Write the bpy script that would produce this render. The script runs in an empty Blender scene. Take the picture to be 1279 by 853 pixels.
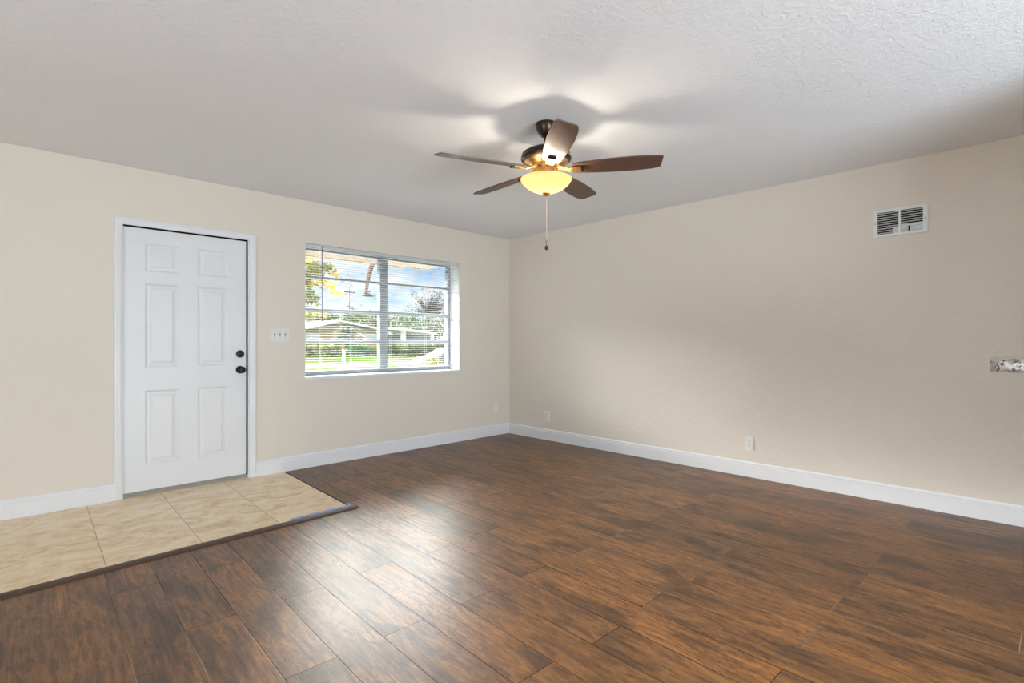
import bpy, bmesh, math, random
from mathutils import Vector, Matrix

random.seed(7)
SC = bpy.context.scene
COL = SC.collection
PI = math.pi

# ------------------------------------------------------------------ camera
FOCAL, CX, CY = 643.0, 639.5, 426.8            # pixels of the 1279 x 853 frame
YAW = math.atan2(657.5, 643.0)
CAM_Z = 1.154
cd = bpy.data.cameras.new('camera')
cam = bpy.data.objects.new('camera', cd)
COL.objects.link(cam)
cam.location = (0, 0, CAM_Z)
cam.rotation_euler = (PI / 2, 0, YAW - PI / 2)
cd.sensor_width = 36.0
cd.lens = FOCAL / 1279.0 * 36.0
cd.clip_start = 0.05
cd.clip_end = 600
SC.camera = cam

# ------------------------------------------------------------------ view + sampling
SC.view_settings.view_transform = 'Standard'
SC.view_settings.look = 'None'
SC.view_settings.gamma = 1.0
SC.view_settings.use_curve_mapping = False
SC.view_settings.exposure = 0.14
SC.cycles.use_denoising = True
SC.cycles.max_bounces = 10
SC.cycles.diffuse_bounces = 5
SC.cycles.transparent_max_bounces = 24
SC.cycles.sample_clamp_indirect = 6.0
SC.cycles.caustics_reflective = True
SC.cycles.caustics_refractive = False

# ------------------------------------------------------------------ light levels
SKY_LOW = 1.05        # sky near the horizon
SKY_HIGH = 2.6        # bright cloud veil higher up
SKY_BOOST = 70.0       # brightness added above the view, for the floor reflection and right wall
SUN_E = 2.5
FILL_BACK = 185.0  # added fill lights out of view: back, far, side
FILL_FAR = 115.0
FILL_SIDE = 56.0
BULB_E = 12.5

# ------------------------------------------------------------------ node helpers
def new_mat(name):
    m = bpy.data.materials.new(name)
    m.use_nodes = True
    nt = m.node_tree
    for n in list(nt.nodes):
        nt.nodes.remove(n)
    out = nt.nodes.new('ShaderNodeOutputMaterial')
    return m, nt, out

def N(nt, t, **kw):
    n = nt.nodes.new(t)
    for k, v in kw.items():
        if k in n.inputs:
            n.inputs[k].default_value = v
        else:
            setattr(n, k, v)
    return n

def L(nt, a, b):
    nt.links.new(a, b)

def M_(nt, op, a, b=None, clamp=False):
    n = nt.nodes.new('ShaderNodeMath')
    n.operation = op
    n.use_clamp = clamp
    for i, v in enumerate((a, b)):
        if v is None:
            continue
        if isinstance(v, (int, float)):
            n.inputs[i].default_value = v
        else:
            nt.links.new(v, n.inputs[i])
    return n.outputs[0]

def mixc(nt, fac, a, b, blend='MIX'):
    n = nt.nodes.new('ShaderNodeMix')
    n.data_type = 'RGBA'
    n.blend_type = blend
    for idx, v in ((0, fac), (6, a), (7, b)):
        if isinstance(v, (int, float)):
            n.inputs[idx].default_value = v
        elif isinstance(v, tuple):
            n.inputs[idx].default_value = v if len(v) == 4 else (*v, 1)
        else:
            nt.links.new(v, n.inputs[idx])
    return n.outputs[2]

def ramp(nt, fac, stops):
    n = nt.nodes.new('ShaderNodeValToRGB')
    el = n.color_ramp.elements
    while len(el) < len(stops):
        el.new(0.5)
    for e, (p, c) in zip(el, stops):
        e.position = p
        e.color = (*c, 1) if len(c) == 3 else c
    nt.links.new(fac, n.inputs[0])
    return n.outputs[0]

def bsdf(nt, out, color, rough=0.5, metal=0.0, spec=0.5, coat=0.0, coat_rough=0.1):
    b = nt.nodes.new('ShaderNodeBsdfPrincipled')
    if isinstance(color, tuple):
        b.inputs['Base Color'].default_value = (*color[:3], 1)
    else:
        nt.links.new(color, b.inputs['Base Color'])
    if isinstance(rough, (int, float)):
        b.inputs['Roughness'].default_value = rough
    else:
        nt.links.new(rough, b.inputs['Roughness'])
    b.inputs['Metallic'].default_value = metal
    b.inputs['Specular IOR Level'].default_value = spec
    b.inputs['Coat Weight'].default_value = coat
    b.inputs['Coat Roughness'].default_value = coat_rough
    nt.links.new(b.outputs[0], out.inputs[0])
    return b

def bump(nt, b, height, strength=0.2, dist=0.01):
    n = nt.nodes.new('ShaderNodeBump')
    n.inputs['Strength'].default_value = strength
    n.inputs['Distance'].default_value = dist
    nt.links.new(height, n.inputs['Height'])
    nt.links.new(n.outputs[0], b.inputs['Normal'])
    return n

def objco(nt):
    return nt.nodes.new('ShaderNodeTexCoord').outputs['Object']

def mapping(nt, vec, scale=(1, 1, 1), rot=(0, 0, 0), loc=(0, 0, 0)):
    m = nt.nodes.new('ShaderNodeMapping')
    m.inputs['Scale'].default_value = scale
    m.inputs['Rotation'].default_value = rot
    m.inputs['Location'].default_value = loc
    nt.links.new(vec, m.inputs[0])
    return m.outputs[0]

def noise(nt, vec, scale, detail=4, rough=0.5, dist=0.0):
    n = nt.nodes.new('ShaderNodeTexNoise')
    n.inputs['Scale'].default_value = scale
    n.inputs['Detail'].default_value = detail
    n.inputs['Roughness'].default_value = rough
    n.inputs['Distortion'].default_value = dist
    if vec is not None:
        nt.links.new(vec, n.inputs['Vector'])
    return n.outputs['Fac']

def plain(name, color, rough=0.5, metal=0.0, spec=0.5, coat=0.0, var=0.06, vscale=8.0):
    """paint / metal / plastic with a faint procedural variation"""
    m, nt, out = new_mat(name)
    f = noise(nt, objco(nt), vscale, 3)
    dark = tuple(c * (1 - var) for c in color)
    lite = tuple(min(1, c * (1 + var)) for c in color)
    c = ramp(nt, f, [(0.3, dark), (0.7, lite)])
    bsdf(nt, out, c, rough, metal, spec, coat)
    return m

# ------------------------------------------------------------------ world: bright hazy sky with cloud
w = bpy.data.worlds.new('sky')
SC.world = w
w.use_nodes = True
nt = w.node_tree
for n in list(nt.nodes):
    nt.nodes.remove(n)
wout = nt.nodes.new('ShaderNodeOutputWorld')
bg = nt.nodes.new('ShaderNodeBackground')
tc = nt.nodes.new('ShaderNodeTexCoord').outputs['Generated']
sep = nt.nodes.new('ShaderNodeSeparateXYZ')
L(nt, tc, sep.inputs[0])
el = sep.outputs[2]
cl = noise(nt, mapping(nt, tc, scale=(1, 1, 2.6), loc=(3.1, 1.7, 0.4)), 4.2, 6, 0.58, 0.3)
clf = ramp(nt, cl, [(0.40, (0, 0, 0)), (0.56, (1, 1, 1))])
blue = ramp(nt, el, [(0.0, (0.80, 0.90, 1.0)), (0.06, (0.50, 0.74, 1.0)), (0.16, (0.30, 0.60, 1.0)), (0.5, (0.55, 0.74, 1.0))])
skyc = mixc(nt, clf, blue, (1.06, 1.06, 1.08))
# cloud veil: brighter the higher one looks
st = N(nt, 'ShaderNodeMapRange', interpolation_type='SMOOTHSTEP')
L(nt, el, st.inputs['Value'])
st.inputs['From Min'].default_value = 0.17
st.inputs['From Max'].default_value = 0.36
st.inputs['To Min'].default_value = SKY_LOW
st.inputs['To Max'].default_value = SKY_HIGH
veil = mixc(nt, ramp(nt, el, [(0.16, (0, 0, 0)), (0.32, (0.9, 0.9, 0.9))]), skyc, (1.0, 0.955, 0.90))
L(nt, veil, bg.inputs[0])
yc = N(nt, 'ShaderNodeMapRange', interpolation_type='SMOOTHSTEP')
wx = M_(nt, 'MULTIPLY', M_(nt, 'MAXIMUM', M_(nt, 'MULTIPLY', sep.outputs[0], -1.0), 0.0), 0.55)
L(nt, M_(nt, 'ADD', sep.outputs[1], wx), yc.inputs['Value'])
yc.inputs['From Min'].default_value = 0.35
yc.inputs['From Max'].default_value = 0.65
lo_ = N(nt, 'ShaderNodeMapRange', interpolation_type='SMOOTHSTEP')
L(nt, el, lo_.inputs['Value'])
lo_.inputs['From Min'].default_value = 0.17
lo_.inputs['From Max'].default_value = 0.25
hi_ = N(nt, 'ShaderNodeMapRange', interpolation_type='SMOOTHSTEP')
L(nt, el, hi_.inputs['Value'])
hi_.inputs['From Min'].default_value = 0.66
hi_.inputs['From Max'].default_value = 0.52
sky_boost = M_(nt, 'MULTIPLY', M_(nt, 'MULTIPLY', yc.outputs[0], lo_.outputs[0]), M_(nt, 'MULTIPLY', hi_.outputs[0], SKY_BOOST))  # extra sky brightness, added where the window view does not reach
L(nt, M_(nt, 'ADD', st.outputs[0], sky_boost), bg.inputs[1])
L(nt, bg.outputs[0], wout.inputs[0])
try:
    w.cycles.sampling_method = 'MANUAL'
    w.cycles.sample_map_resolution = 512
except Exception:
    pass

def add_light(name, kind, loc, rot, energy, color=(1, 1, 1), **kw):
    d = bpy.data.lights.new(name, kind)
    o = bpy.data.objects.new(name, d)
    COL.objects.link(o)
    o.location = loc
    o.rotation_euler = rot
    d.energy = energy
    d.color = color
    for k, v in kw.items():
        setattr(d, k, v)
    return o

# sun stands high behind this house, so it lights the street and never enters the room
add_light('sun', 'SUN', (0, 0, 20), (math.radians(38), 0, math.radians(62)), SUN_E, (1, .95, .86), angle=0.02)
# daylight portal of the front window, then added fill lights out of view
o = add_light('front window portal', 'AREA', (2.83, 4.93, 1.45), (-PI / 2, 0, 0), 1.0, shape='RECTANGLE', size=1.8, size_y=1.25)
o.data.cycles.is_portal = True
add_light('added fill behind the camera', 'AREA', (1.6, -3.05, 0.60), (math.radians(140), 0, math.radians(-24)), FILL_BACK, (0.77, 0.895, 1.0),  # added fill, standing free in the room
          shape='RECTANGLE', size=1.9, size_y=1.1)
add_light('added far fill', 'AREA', (-1.2, -7.85, 0.95), (math.radians(108), 0, math.radians(-30)), FILL_FAR, (0.77, 0.895, 1.0),  # added fill, no door known there
          shape='RECTANGLE', size=2.4, size_y=1.6)
add_light('added side fill', 'AREA', (-2.50, 0.6, 0.60), (math.radians(138), 0, -PI / 2), FILL_SIDE, (0.77, 0.895, 1.0),  # added fill, no window known there
          shape='RECTANGLE', size=2.0, size_y=1.3)

# ------------------------------------------------------------------ materials
def wall_mat():
    m, nt, out = new_mat('beige_wall_paint')
    co = objco(nt)
    f = noise(nt, co, 0.9, 3)
    c = ramp(nt, f, [(0.3, (0.755, 0.695, 0.605)), (0.7, (0.785, 0.720, 0.630))])
    b = bsdf(nt, out, c, 0.55, spec=0.3)
    h1 = noise(nt, co, 62, 3, 0.6)
    h2 = ramp(nt, noise(nt, co, 30, 3, 0.55, 0.5), [(0.42, (0, 0, 0)), (0.62, (1, 1, 1))])
    h = M_(nt, 'ADD', M_(nt, 'MULTIPLY', h1, 0.6), M_(nt, 'MULTIPLY', h2, 0.5))
    bump(nt, b, h, 0.35, 0.004)
    return m

def ceil_mat():
    m, nt, out = new_mat('white_textured_ceiling')
    co = objco(nt)
    f = noise(nt, co, 0.8, 3)
    c = ramp(nt, f, [(0.3, (0.835, 0.845, 0.865)), (0.7, (0.855, 0.865, 0.885))])
    b = bsdf(nt, out, c, 0.8, spec=0.2)
    h1 = noise(nt, co, 85, 4, 0.65)
    h2 = ramp(nt, noise(nt, co, 46, 3, 0.6, 0.6), [(0.44, (0, 0, 0)), (0.60, (1, 1, 1))])
    h = M_(nt, 'ADD', M_(nt, 'MULTIPLY', h1, 0.6), M_(nt, 'MULTIPLY', h2, 0.6))
    bump(nt, b, h, 0.55, 0.0035)
    return m

PW, PL = 0.1862, 1.14
def floor_mat():
    m, nt, out = new_mat('dark_laminate_planks')
    co = mapping(nt, objco(nt), rot=(0, 0, math.radians(1.45)))     # planks laid a touch off square
    s = nt.nodes.new('ShaderNodeSeparateXYZ')
    L(nt, co, s.inputs[0])
    v = M_(nt, 'DIVIDE', M_(nt, 'ADD', s.outputs[0], 50 * PW - 0.0705), PW)
    row = M_(nt, 'FLOOR', v)
    fv = M_(nt, 'FRACT', v)
    shift = M_(nt, 'MULTIPLY', M_(nt, 'MODULO', row, 2.0), 0.5)
    wob = nt.nodes.new('ShaderNodeTexWhiteNoise')
    wob.noise_dimensions = '1D'
    L(nt, row, wob.inputs['W'])
    shift = M_(nt, 'ADD', shift, M_(nt, 'MULTIPLY', wob.outputs['Value'], 0.03))
    u = M_(nt, 'ADD', M_(nt, 'DIVIDE', M_(nt, 'ADD', s.outputs[1], 20 * PL - 1.26), PL), shift)
    colm = M_(nt, 'FLOOR', u)
    fu = M_(nt, 'FRACT', u)
    cmb = nt.nodes.new('ShaderNodeCombineXYZ')
    L(nt, row, cmb.inputs[0]); L(nt, colm, cmb.inputs[1])
    wn = nt.nodes.new('ShaderNodeTexWhiteNoise')
    wn.noise_dimensions = '2D'
    L(nt, cmb.outputs[0], wn.inputs['Vector'])
    pid = wn.outputs['Value']
    # grain coordinates, shifted per plank
    g = nt.nodes.new('ShaderNodeCombineXYZ')
    L(nt, M_(nt, 'ADD', s.outputs[0], M_(nt, 'MULTIPLY', pid, 37.0)), g.inputs[0])
    L(nt, M_(nt, 'ADD', s.outputs[1], M_(nt, 'MULTIPLY', pid, 91.0)), g.inputs[1])
    gv = g.outputs[0]
    fig = noise(nt, mapping(nt, gv, scale=(9.5, 2.1, 1)), 1.6, 6, 0.66, 2.2)
    streak = noise(nt, mapping(nt, gv, scale=(70, 2.6, 1)), 1.0, 4, 0.6, 0.5)
    fleck = noise(nt, mapping(nt, gv, scale=(75, 13, 1)), 1.0, 5, 0.75, 0.8)
    pore = noise(nt, mapping(nt, gv, scale=(210, 26, 1)), 1.0, 3, 0.65, 0.4)
    blot = noise(nt, mapping(nt, gv, scale=(5, 2.2, 1)), 1.1, 3, 0.5, 0.6)
    t = M_(nt, 'ADD', M_(nt, 'MULTIPLY', fig, 0.62), M_(nt, 'MULTIPLY', streak, 0.38))
    base = ramp(nt, t, [(0.30, (0.050, 0.021, 0.007)), (0.43, (0.118, 0.050, 0.0145)), (0.54, (0.212, 0.093, 0.026)), (0.70, (0.345, 0.160, 0.046))])
    dk = ramp(nt, blot, [(0.34, (0.34, 0.34, 0.36)), (0.52, (1, 1, 1))])
    base = mixc(nt, 0.85, base, dk, 'MULTIPLY')
    fl = ramp(nt, fleck, [(0.33, (0.30, 0.29, 0.30)), (0.46, (1, 1, 1))])
    base = mixc(nt, 0.92, base, fl, 'MULTIPLY')
    base = mixc(nt, 0.85, base, ramp(nt, pore, [(0.34, (0.40, 0.38, 0.38)), (0.47, (1, 1, 1)), (0.58, (1, 1, 1)), (0.70, (1.25, 1.22, 1.18))]), 'MULTIPLY')
    tint = ramp(nt, pid, [(0.0, (0.70, 0.66, 0.62)), (0.35, (0.95, 0.90, 0.84)), (0.7, (1.10, 1.03, 0.92)), (1.0, (1.32, 1.20, 1.02))])
    base = mixc(nt, 1.0, base, tint, 'MULTIPLY')
    # bevelled joints
    ev = M_(nt, 'MULTIPLY', M_(nt, 'MINIMUM', fv, M_(nt, 'SUBTRACT', 1.0, fv)), PW)
    eu = M_(nt, 'MULTIPLY', M_(nt, 'MINIMUM', fu, M_(nt, 'SUBTRACT', 1.0, fu)), PL)
    e = M_(nt, 'MINIMUM', ev, eu)
    mr = N(nt, 'ShaderNodeMapRange')
    L(nt, e, mr.inputs['Value'])
    mr.inputs['From Min'].default_value = 0.0006
    mr.inputs['From Max'].default_value = 0.0022
    joint = mr.outputs[0]
    # worn pale joints, painted dark across the window's reflection on the floor
    off_reflection = M_(nt, 'MAXIMUM', M_(nt, 'LESS_THAN', s.outputs[0], 0.60), M_(nt, 'GREATER_THAN', s.outputs[0], 1.95))
    worn = M_(nt, 'MULTIPLY', off_reflection, noise(nt, co, 1.3, 2))
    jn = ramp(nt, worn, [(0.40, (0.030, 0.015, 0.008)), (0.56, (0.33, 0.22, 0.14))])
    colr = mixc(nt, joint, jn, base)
    rg = ramp(nt, streak, [(0.3, (0.43, 0.43, 0.43)), (0.7, (0.37, 0.37, 0.37))])
    b = bsdf(nt, out, colr, rg, spec=0.75)
    L(nt, M_(nt, 'MULTIPLY', joint, 0.70), b.inputs['Specular IOR Level'])
    saw = noise(nt, mapping(nt, gv, scale=(13, 120, 1)), 1.0, 3, 0.5, 0.6)
    h = M_(nt, 'ADD', M_(nt, 'MULTIPLY', streak, 0.5), M_(nt, 'MULTIPLY', joint, 1.6))
    h = M_(nt, 'ADD', h, M_(nt, 'MULTIPLY', saw, 0.22))
    bump(nt, b, h, 0.22, 0.0016)
    return m

def tile_mat():
    m, nt, out = new_mat('travertine_tile')
    co = mapping(nt, objco(nt), rot=(0, 0, math.radians(1.45)))
    s = nt.nodes.new('ShaderNodeSeparateXYZ')
    L(nt, co, s.inputs[0])
    v = M_(nt, 'DIVIDE', M_(nt, 'ADD', s.outputs[0], 20 * 0.435 - 0.273), 0.435)
    fv = M_(nt, 'FRACT', v)
    row = M_(nt, 'FLOOR', v)
    e = M_(nt, 'MULTIPLY', M_(nt, 'MINIMUM', fv, M_(nt, 'SUBTRACT', 1.0, fv)), 0.435)
    e = M_(nt, 'MAXIMUM', e, M_(nt, 'GREATER_THAN', s.outputs[0], 1.5))
    mr = N(nt, 'ShaderNodeMapRange')
    L(nt, e, mr.inputs['Value'])
    mr.inputs['From Min'].default_value = 0.0010
    mr.inputs['From Max'].default_value = 0.0026
    g = nt.nodes.new('ShaderNodeCombineXYZ')
    L(nt, M_(nt, 'ADD', s.outputs[0], M_(nt, 'MULTIPLY', row, 3.7)), g.inputs[0])
    L(nt, M_(nt, 'ADD', s.outputs[1], M_(nt, 'MULTIPLY', row, 5.3)), g.inputs[1])
    n1 = noise(nt, mapping(nt, g.outputs[0], scale=(1.3, 2.0, 1), rot=(0, 0, 0.5)), 3.6, 9, 0.70, 1.1)
    n2 = noise(nt, mapping(nt, g.outputs[0], scale=(1.0, 2.2, 1), rot=(0, 0, 0.45)), 22, 5, 0.7, 0.8)
    t = M_(nt, 'ADD', M_(nt, 'MULTIPLY', n1, 0.72), M_(nt, 'MULTIPLY', n2, 0.28))
    c = ramp(nt, t, [(0.33, (0.56, 0.36, 0.17)), (0.44, (0.77, 0.57, 0.34)), (0.54, (0.89, 0.73, 0.50)), (0.68, (0.93, 0.84, 0.68))])
    c = mixc(nt, mr.outputs[0], (0.36, 0.22, 0.12), c)
    b = bsdf(nt, out, c, 0.34, spec=0.45)
    bump(nt, b, M_(nt, 'ADD', mr.outputs[0], M_(nt, 'MULTIPLY', n2, 0.3)), 0.2, 0.0015)
    return m

def granite_mat():
    m, nt, out = new_mat('speckled_granite')
    co = objco(nt)
    n1 = noise(nt, co, 75, 3, 0.6, 0.4)
    n2 = noise(nt, mapping(nt, co, loc=(4, 2, 7)), 60, 3, 0.6, 0.3)
    n3 = noise(nt, mapping(nt, co, loc=(9, 1, 3)), 62, 2, 0.6, 0.3)
    c = ramp(nt, n2, [(0.38, (0.30, 0.28, 0.26)), (0.50, (0.52, 0.48, 0.43)), (0.62, (0.68, 0.66, 0.62))])
    c = mixc(nt, ramp(nt, n3, [(0.60, (0, 0, 0)), (0.64, (1, 1, 1))]), c, (0.26, 0.15, 0.07))
    c = mixc(nt, ramp(nt, n1, [(0.37, (1, 1, 1)), (0.41, (0, 0, 0))]), c, (0.02, 0.02, 0.022))
    bsdf(nt, out, c, 0.35, spec=0.4)
    return m

def blade_mat():
    m, nt, out = new_mat('walnut_fan_blade')
    co = objco(nt)
    n1 = noise(nt, mapping(nt, co, scale=(3, 60, 60)), 1.0, 4, 0.6, 0.3)
    c = ramp(nt, n1, [(0.3, (0.055, 0.022, 0.011)), (0.6, (0.105, 0.042, 0.020)), (0.8, (0.16, 0.065, 0.03))])
    bsdf(nt, out, c, 0.46, spec=1.0)
    return m

def bowl_mat():
    m, nt, out = new_mat('amber_frosted_glass')
    co = objco(nt)
    f = noise(nt, co, 22, 4, 0.6, 1.2)
    c = ramp(nt, f, [(0.3, (0.98, 0.80, 0.52)), (0.7, (1.0, 0.87, 0.62))])
    tr = nt.nodes.new('ShaderNodeBsdfTranslucent')
    L(nt, c, tr.inputs[0])
    di = nt.nodes.new('ShaderNodeBsdfPrincipled')
    L(nt, c, di.inputs['Base Color'])
    di.inputs['Roughness'].default_value = 0.25
    mx = nt.nodes.new('ShaderNodeMixShader')
    mx.inputs[0].default_value = 0.2
    L(nt, tr.outputs[0], mx.inputs[1]); L(nt, di.outputs[0], mx.inputs[2])
    L(nt, mx.outputs[0], out.inputs[0])
    return m

def glass_mat():
    m, nt, out = new_mat('window_glass')
    f = noise(nt, objco(nt), 3, 2)
    tr = nt.nodes.new('ShaderNodeBsdfTransparent')
    tr.inputs[0].default_value = (0.96, 0.98, 0.97, 1)
    gl = nt.nodes.new('ShaderNodeBsdfGlossy')
    gl.inputs['Roughness'].default_value = 0.02
    fr = nt.nodes.new('ShaderNodeFresnel')
    fr.inputs[0].default_value = 1.45
    mx = nt.nodes.new('ShaderNodeMixShader')
    L(nt, M_(nt, 'MULTIPLY', fr.outputs[0], M_(nt, 'ADD', M_(nt, 'MULTIPLY', f, 0.1), 0.75)), mx.inputs[0])
    L(nt, tr.outputs[0], mx.inputs[1]); L(nt, gl.outputs[0], mx.inputs[2])
    L(nt, mx.outputs[0], out.inputs[0])
    return m

def slat_mat():
    m, nt, out = new_mat('white_blind_slat')
    f = noise(nt, objco(nt), 5, 2)
    c = ramp(nt, f, [(0.3, (0.61, 0.61, 0.62)), (0.7, (0.65, 0.65, 0.65))])
    b = bsdf(nt, out, c, 0.4, spec=0.4)
    return m

def leaf_mat(name, c1, c2, scale=1.5, rough=0.6):
    m, nt, out = new_mat(name)
    co = objco(nt)
    f = M_(nt, 'ADD', M_(nt, 'MULTIPLY', noise(nt, co, scale, 3), 0.6), M_(nt, 'MULTIPLY', noise(nt, co, scale * 9, 2), 0.4))
    c = ramp(nt, f, [(0.36, c1), (0.64, c2)])
    di = nt.nodes.new('ShaderNodeBsdfPrincipled')
    L(nt, c, di.inputs['Base Color'])
    di.inputs['Roughness'].default_value = rough
    tr = nt.nodes.new('ShaderNodeBsdfTranslucent')
    L(nt, c, tr.inputs[0])
    mx = nt.nodes.new('ShaderNodeMixShader')
    mx.inputs[0].default_value = 0.3
    L(nt, di.outputs[0], mx.inputs[1]); L(nt, tr.outputs[0], mx.inputs[2])
    L(nt, mx.outputs[0], out.inputs[0])
    return m

MAT = dict(
    wall=wall_mat(), ceil=ceil_mat(), floor=floor_mat(), tile=tile_mat(), granite=granite_mat(),
    blade=blade_mat(), bowl=bowl_mat(), glass=glass_mat(), slat=slat_mat(),
    trim=plain('white_trim_paint', (0.80, 0.81, 0.82), 0.35, var=0.02, vscale=2),
    door=plain('white_door_paint', (0.79, 0.80, 0.81), 0.38, var=0.015, vscale=2),
    black=plain('black_metal', (0.006, 0.006, 0.007), 0.42, spec=0.35),
    gasket=plain('dark_weatherstrip', (0.008, 0.008, 0.008), 0.9, spec=0.1),
    sweep=plain('grey_door_threshold', (0.34, 0.31, 0.27), 0.5, 0.3),
    plate=plain('white_plastic', (0.80, 0.79, 0.76), 0.35, var=0.02),
    slot=plain('dark_slot', (0.05, 0.045, 0.04), 0.7),
    screw=plain('screw_steel', (0.35, 0.34, 0.32), 0.4, 0.9),
    alum=plain('grey_aluminium', (0.24, 0.27, 0.30), 0.45, 0.1, var=0.03),
    vent=plain('white_vent_metal', (0.80, 0.82, 0.82), 0.4, var=0.03),
    damper=plain('pale_grey_damper', (0.62, 0.66, 0.67), 0.4, 0.2),
    ductdark=plain('dark_duct', (0.025, 0.020, 0.017), 0.9),
    bronze=plain('dark_bronze', (0.060, 0.040, 0.028), 0.30, 0.85, var=0.15),
    bronzelite=plain('antique_brass', (0.55, 0.34, 0.13), 0.28, 0.9, var=0.15, vscale=20),
    chain=plain('pale_chain', (0.80, 0.72, 0.55), 0.4, 0.2),
    strip=plain('brown_transition_strip', (0.070, 0.036, 0.020), 0.45, var=0.2, vscale=14),
    tape=plain('blue_masking_tape', (0.20, 0.33, 0.72), 0.7),
    cord=plain('white_cord', (0.80, 0.80, 0.80), 0.6),
    wand=plain('clear_wand', (0.20, 0.22, 0.36), 0.2),
    soffit=plain('tan_soffit', (0.20, 0.155, 0.110), 0.8),
    knee=plain('beige_knee_wall', (0.72, 0.62, 0.49), 0.6),
)

# ------------------------------------------------------------------ mesh helpers
def put(name, bm, mat, parent=None, smooth=False):
    bm.normal_update()
    me = bpy.data.meshes.new(name)
    bm.to_mesh(me)
    bm.free()
    o = bpy.data.objects.new(name, me)
    COL.objects.link(o)
    for mm in (mat if isinstance(mat, (list, tuple)) else [mat]):
        me.materials.append(mm)
    if smooth:
        for p in me.polygons:
            p.use_smooth = True
    if parent is not None:
        o.parent = parent
    return o

def autosmooth(o, deg=35):
    me = o.data
    for p in me.polygons:
        p.use_smooth = True
    bm = bmesh.new(); bm.from_mesh(me)
    for e in bm.edges:
        if len(e.link_faces) == 2 and e.calc_face_angle(0) > math.radians(deg):
            e.smooth = False
    bm.to_mesh(me); bm.free()
    return o

def add_box(bm, x0, x1, y0, y1, z0, z1, mat=None, idx=0):
    c = [(x0, y0, z0), (x1, y0, z0), (x1, y1, z0), (x0, y1, z0), (x0, y0, z1), (x1, y0, z1), (x1, y1, z1), (x0, y1, z1)]
    vs = [bm.verts.new(mat @ Vector(p) if mat is not None else p) for p in c]
    for f in ((0, 3, 2, 1), (4, 5, 6, 7), (0, 1, 5, 4), (1, 2, 6, 5), (2, 3, 7, 6), (3, 0, 4, 7)):
        fc = bm.faces.new([vs[i] for i in f])
        fc.material_index = idx
    return vs

def box_obj(name, dims, mat, parent=None, bev=0.0):
    bm = bmesh.new()
    add_box(bm, *dims)
    if bev:
        bmesh.ops.bevel(bm, geom=list(bm.edges), offset=bev, segments=2, affect='EDGES', profile=0.6)
    return put(name, bm, mat, parent)

def add_lathe(bm, prof, seg=32, center=(0, 0, 0), axis='Z', cap=True):
    rings = []
    for r, h in prof:
        ring = []
        for i in range(seg):
            a = 2 * PI * i / seg
            if axis == 'Z':
                p = (center[0] + r * math.cos(a), center[1] + r * math.sin(a), center[2] + h)
            elif axis == 'Y':
                p = (center[0] + r * math.cos(a), center[1] + h, center[2] + r * math.sin(a))
            else:
                p = (center[0] + h, center[1] + r * math.cos(a), center[2] + r * math.sin(a))
            ring.append(bm.verts.new(p))
        rings.append(ring)
    for a, b in zip(rings, rings[1:]):
        for i in range(seg):
            j = (i + 1) % seg
            bm.faces.new((a[i], a[j], b[j], b[i]))
    if cap:
        bm.faces.new(rings[0][::-1]); bm.faces.new(rings[-1])
    bmesh.ops.recalc_face_normals(bm, faces=bm.faces[:])

def lathe(name, prof, mat, parent=None, seg=40, center=(0, 0, 0), axis='Z', deg=35, cap=True):
    bm = bmesh.new()
    add_lathe(bm, prof, seg, center, axis, cap)
    return autosmooth(put(name, bm, mat, parent), deg)

def add_tube(bm, pts, rads, seg=8, cap=True):
    if isinstance(rads, (int, float)):
        rads = [rads] * len(pts)
    pts = [Vector(p) for p in pts]
    rings = []
    for i, p in enumerate(pts):
        d = (pts[min(i + 1, len(pts) - 1)] - pts[max(i - 1, 0)])
        if d.length < 1e-9:
            d = Vector((0, 0, 1))
        d.normalize()
        u = d.orthogonal().normalized() if abs(d.z) > 0.95 else d.cross(Vector((0, 0, 1))).normalized()
        v = d.cross(u)
        rings.append([bm.verts.new(p + (u * math.cos(2 * PI * k / seg) + v * math.sin(2 * PI * k / seg)) * rads[i]) for k in range(seg)])
    for a, b in zip(rings, rings[1:]):
        for i in range(seg):
            j = (i + 1) % seg
            bm.faces.new((a[i], a[j], b[j], b[i]))
    if cap:
        bm.faces.new(rings[0][::-1]); bm.faces.new(rings[-1])

def tube(name, pts, rads, mat, parent=None, seg=8):
    bm = bmesh.new()
    add_tube(bm, pts, rads, seg)
    bmesh.ops.recalc_face_normals(bm, faces=bm.faces[:])
    return put(name, bm, mat, parent, smooth=True)

def extrude_profile(name, prof, p0, p1, mat, parent=None, out_dir=(0, -1, 0)):
    """prof: (offset out of wall, height) closed polygon, swept straight from p0 to p1"""
    bm = bmesh.new()
    od = Vector(out_dir)
    a = [bm.verts.new(Vector(p0) + od * u + Vector((0, 0, h))) for u, h in prof]
    b = [bm.verts.new(Vector(p1) + od * u + Vector((0, 0, h))) for u, h in prof]
    n = len(prof)
    for i in range(n):
        j = (i + 1) % n
        bm.faces.new((a[i], a[j], b[j], b[i]))
    bm.faces.new(a[::-1]); bm.faces.new(b)
    bmesh.ops.recalc_face_normals(bm, faces=bm.faces[:])
    return put(name, bm, mat, parent)

def thing(name, label, cat, loc=(0, 0, 0), rot=0.0, group=None):
    o = bpy.data.objects.new(name, None)
    o.empty_display_size = 0.1
    COL.objects.link(o)
    o.location = loc
    o.rotation_euler = (0, 0, rot)
    tag(o, label, cat, group)
    return o

def tag(o, label, cat, group=None):
    o['label'] = label
    o['category'] = cat
    if group:
        o['group'] = group
    return o

def struct(o, label=None):
    o['kind'] = 'structure'
    if label:
        o['label'] = label
    return o

def dup(o, parent=None):
    c = o.copy()
    COL.objects.link(c)
    if parent is not None:
        c.parent = parent
    for ch in list(o.children):
        dup(ch, c)
    return c

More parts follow.
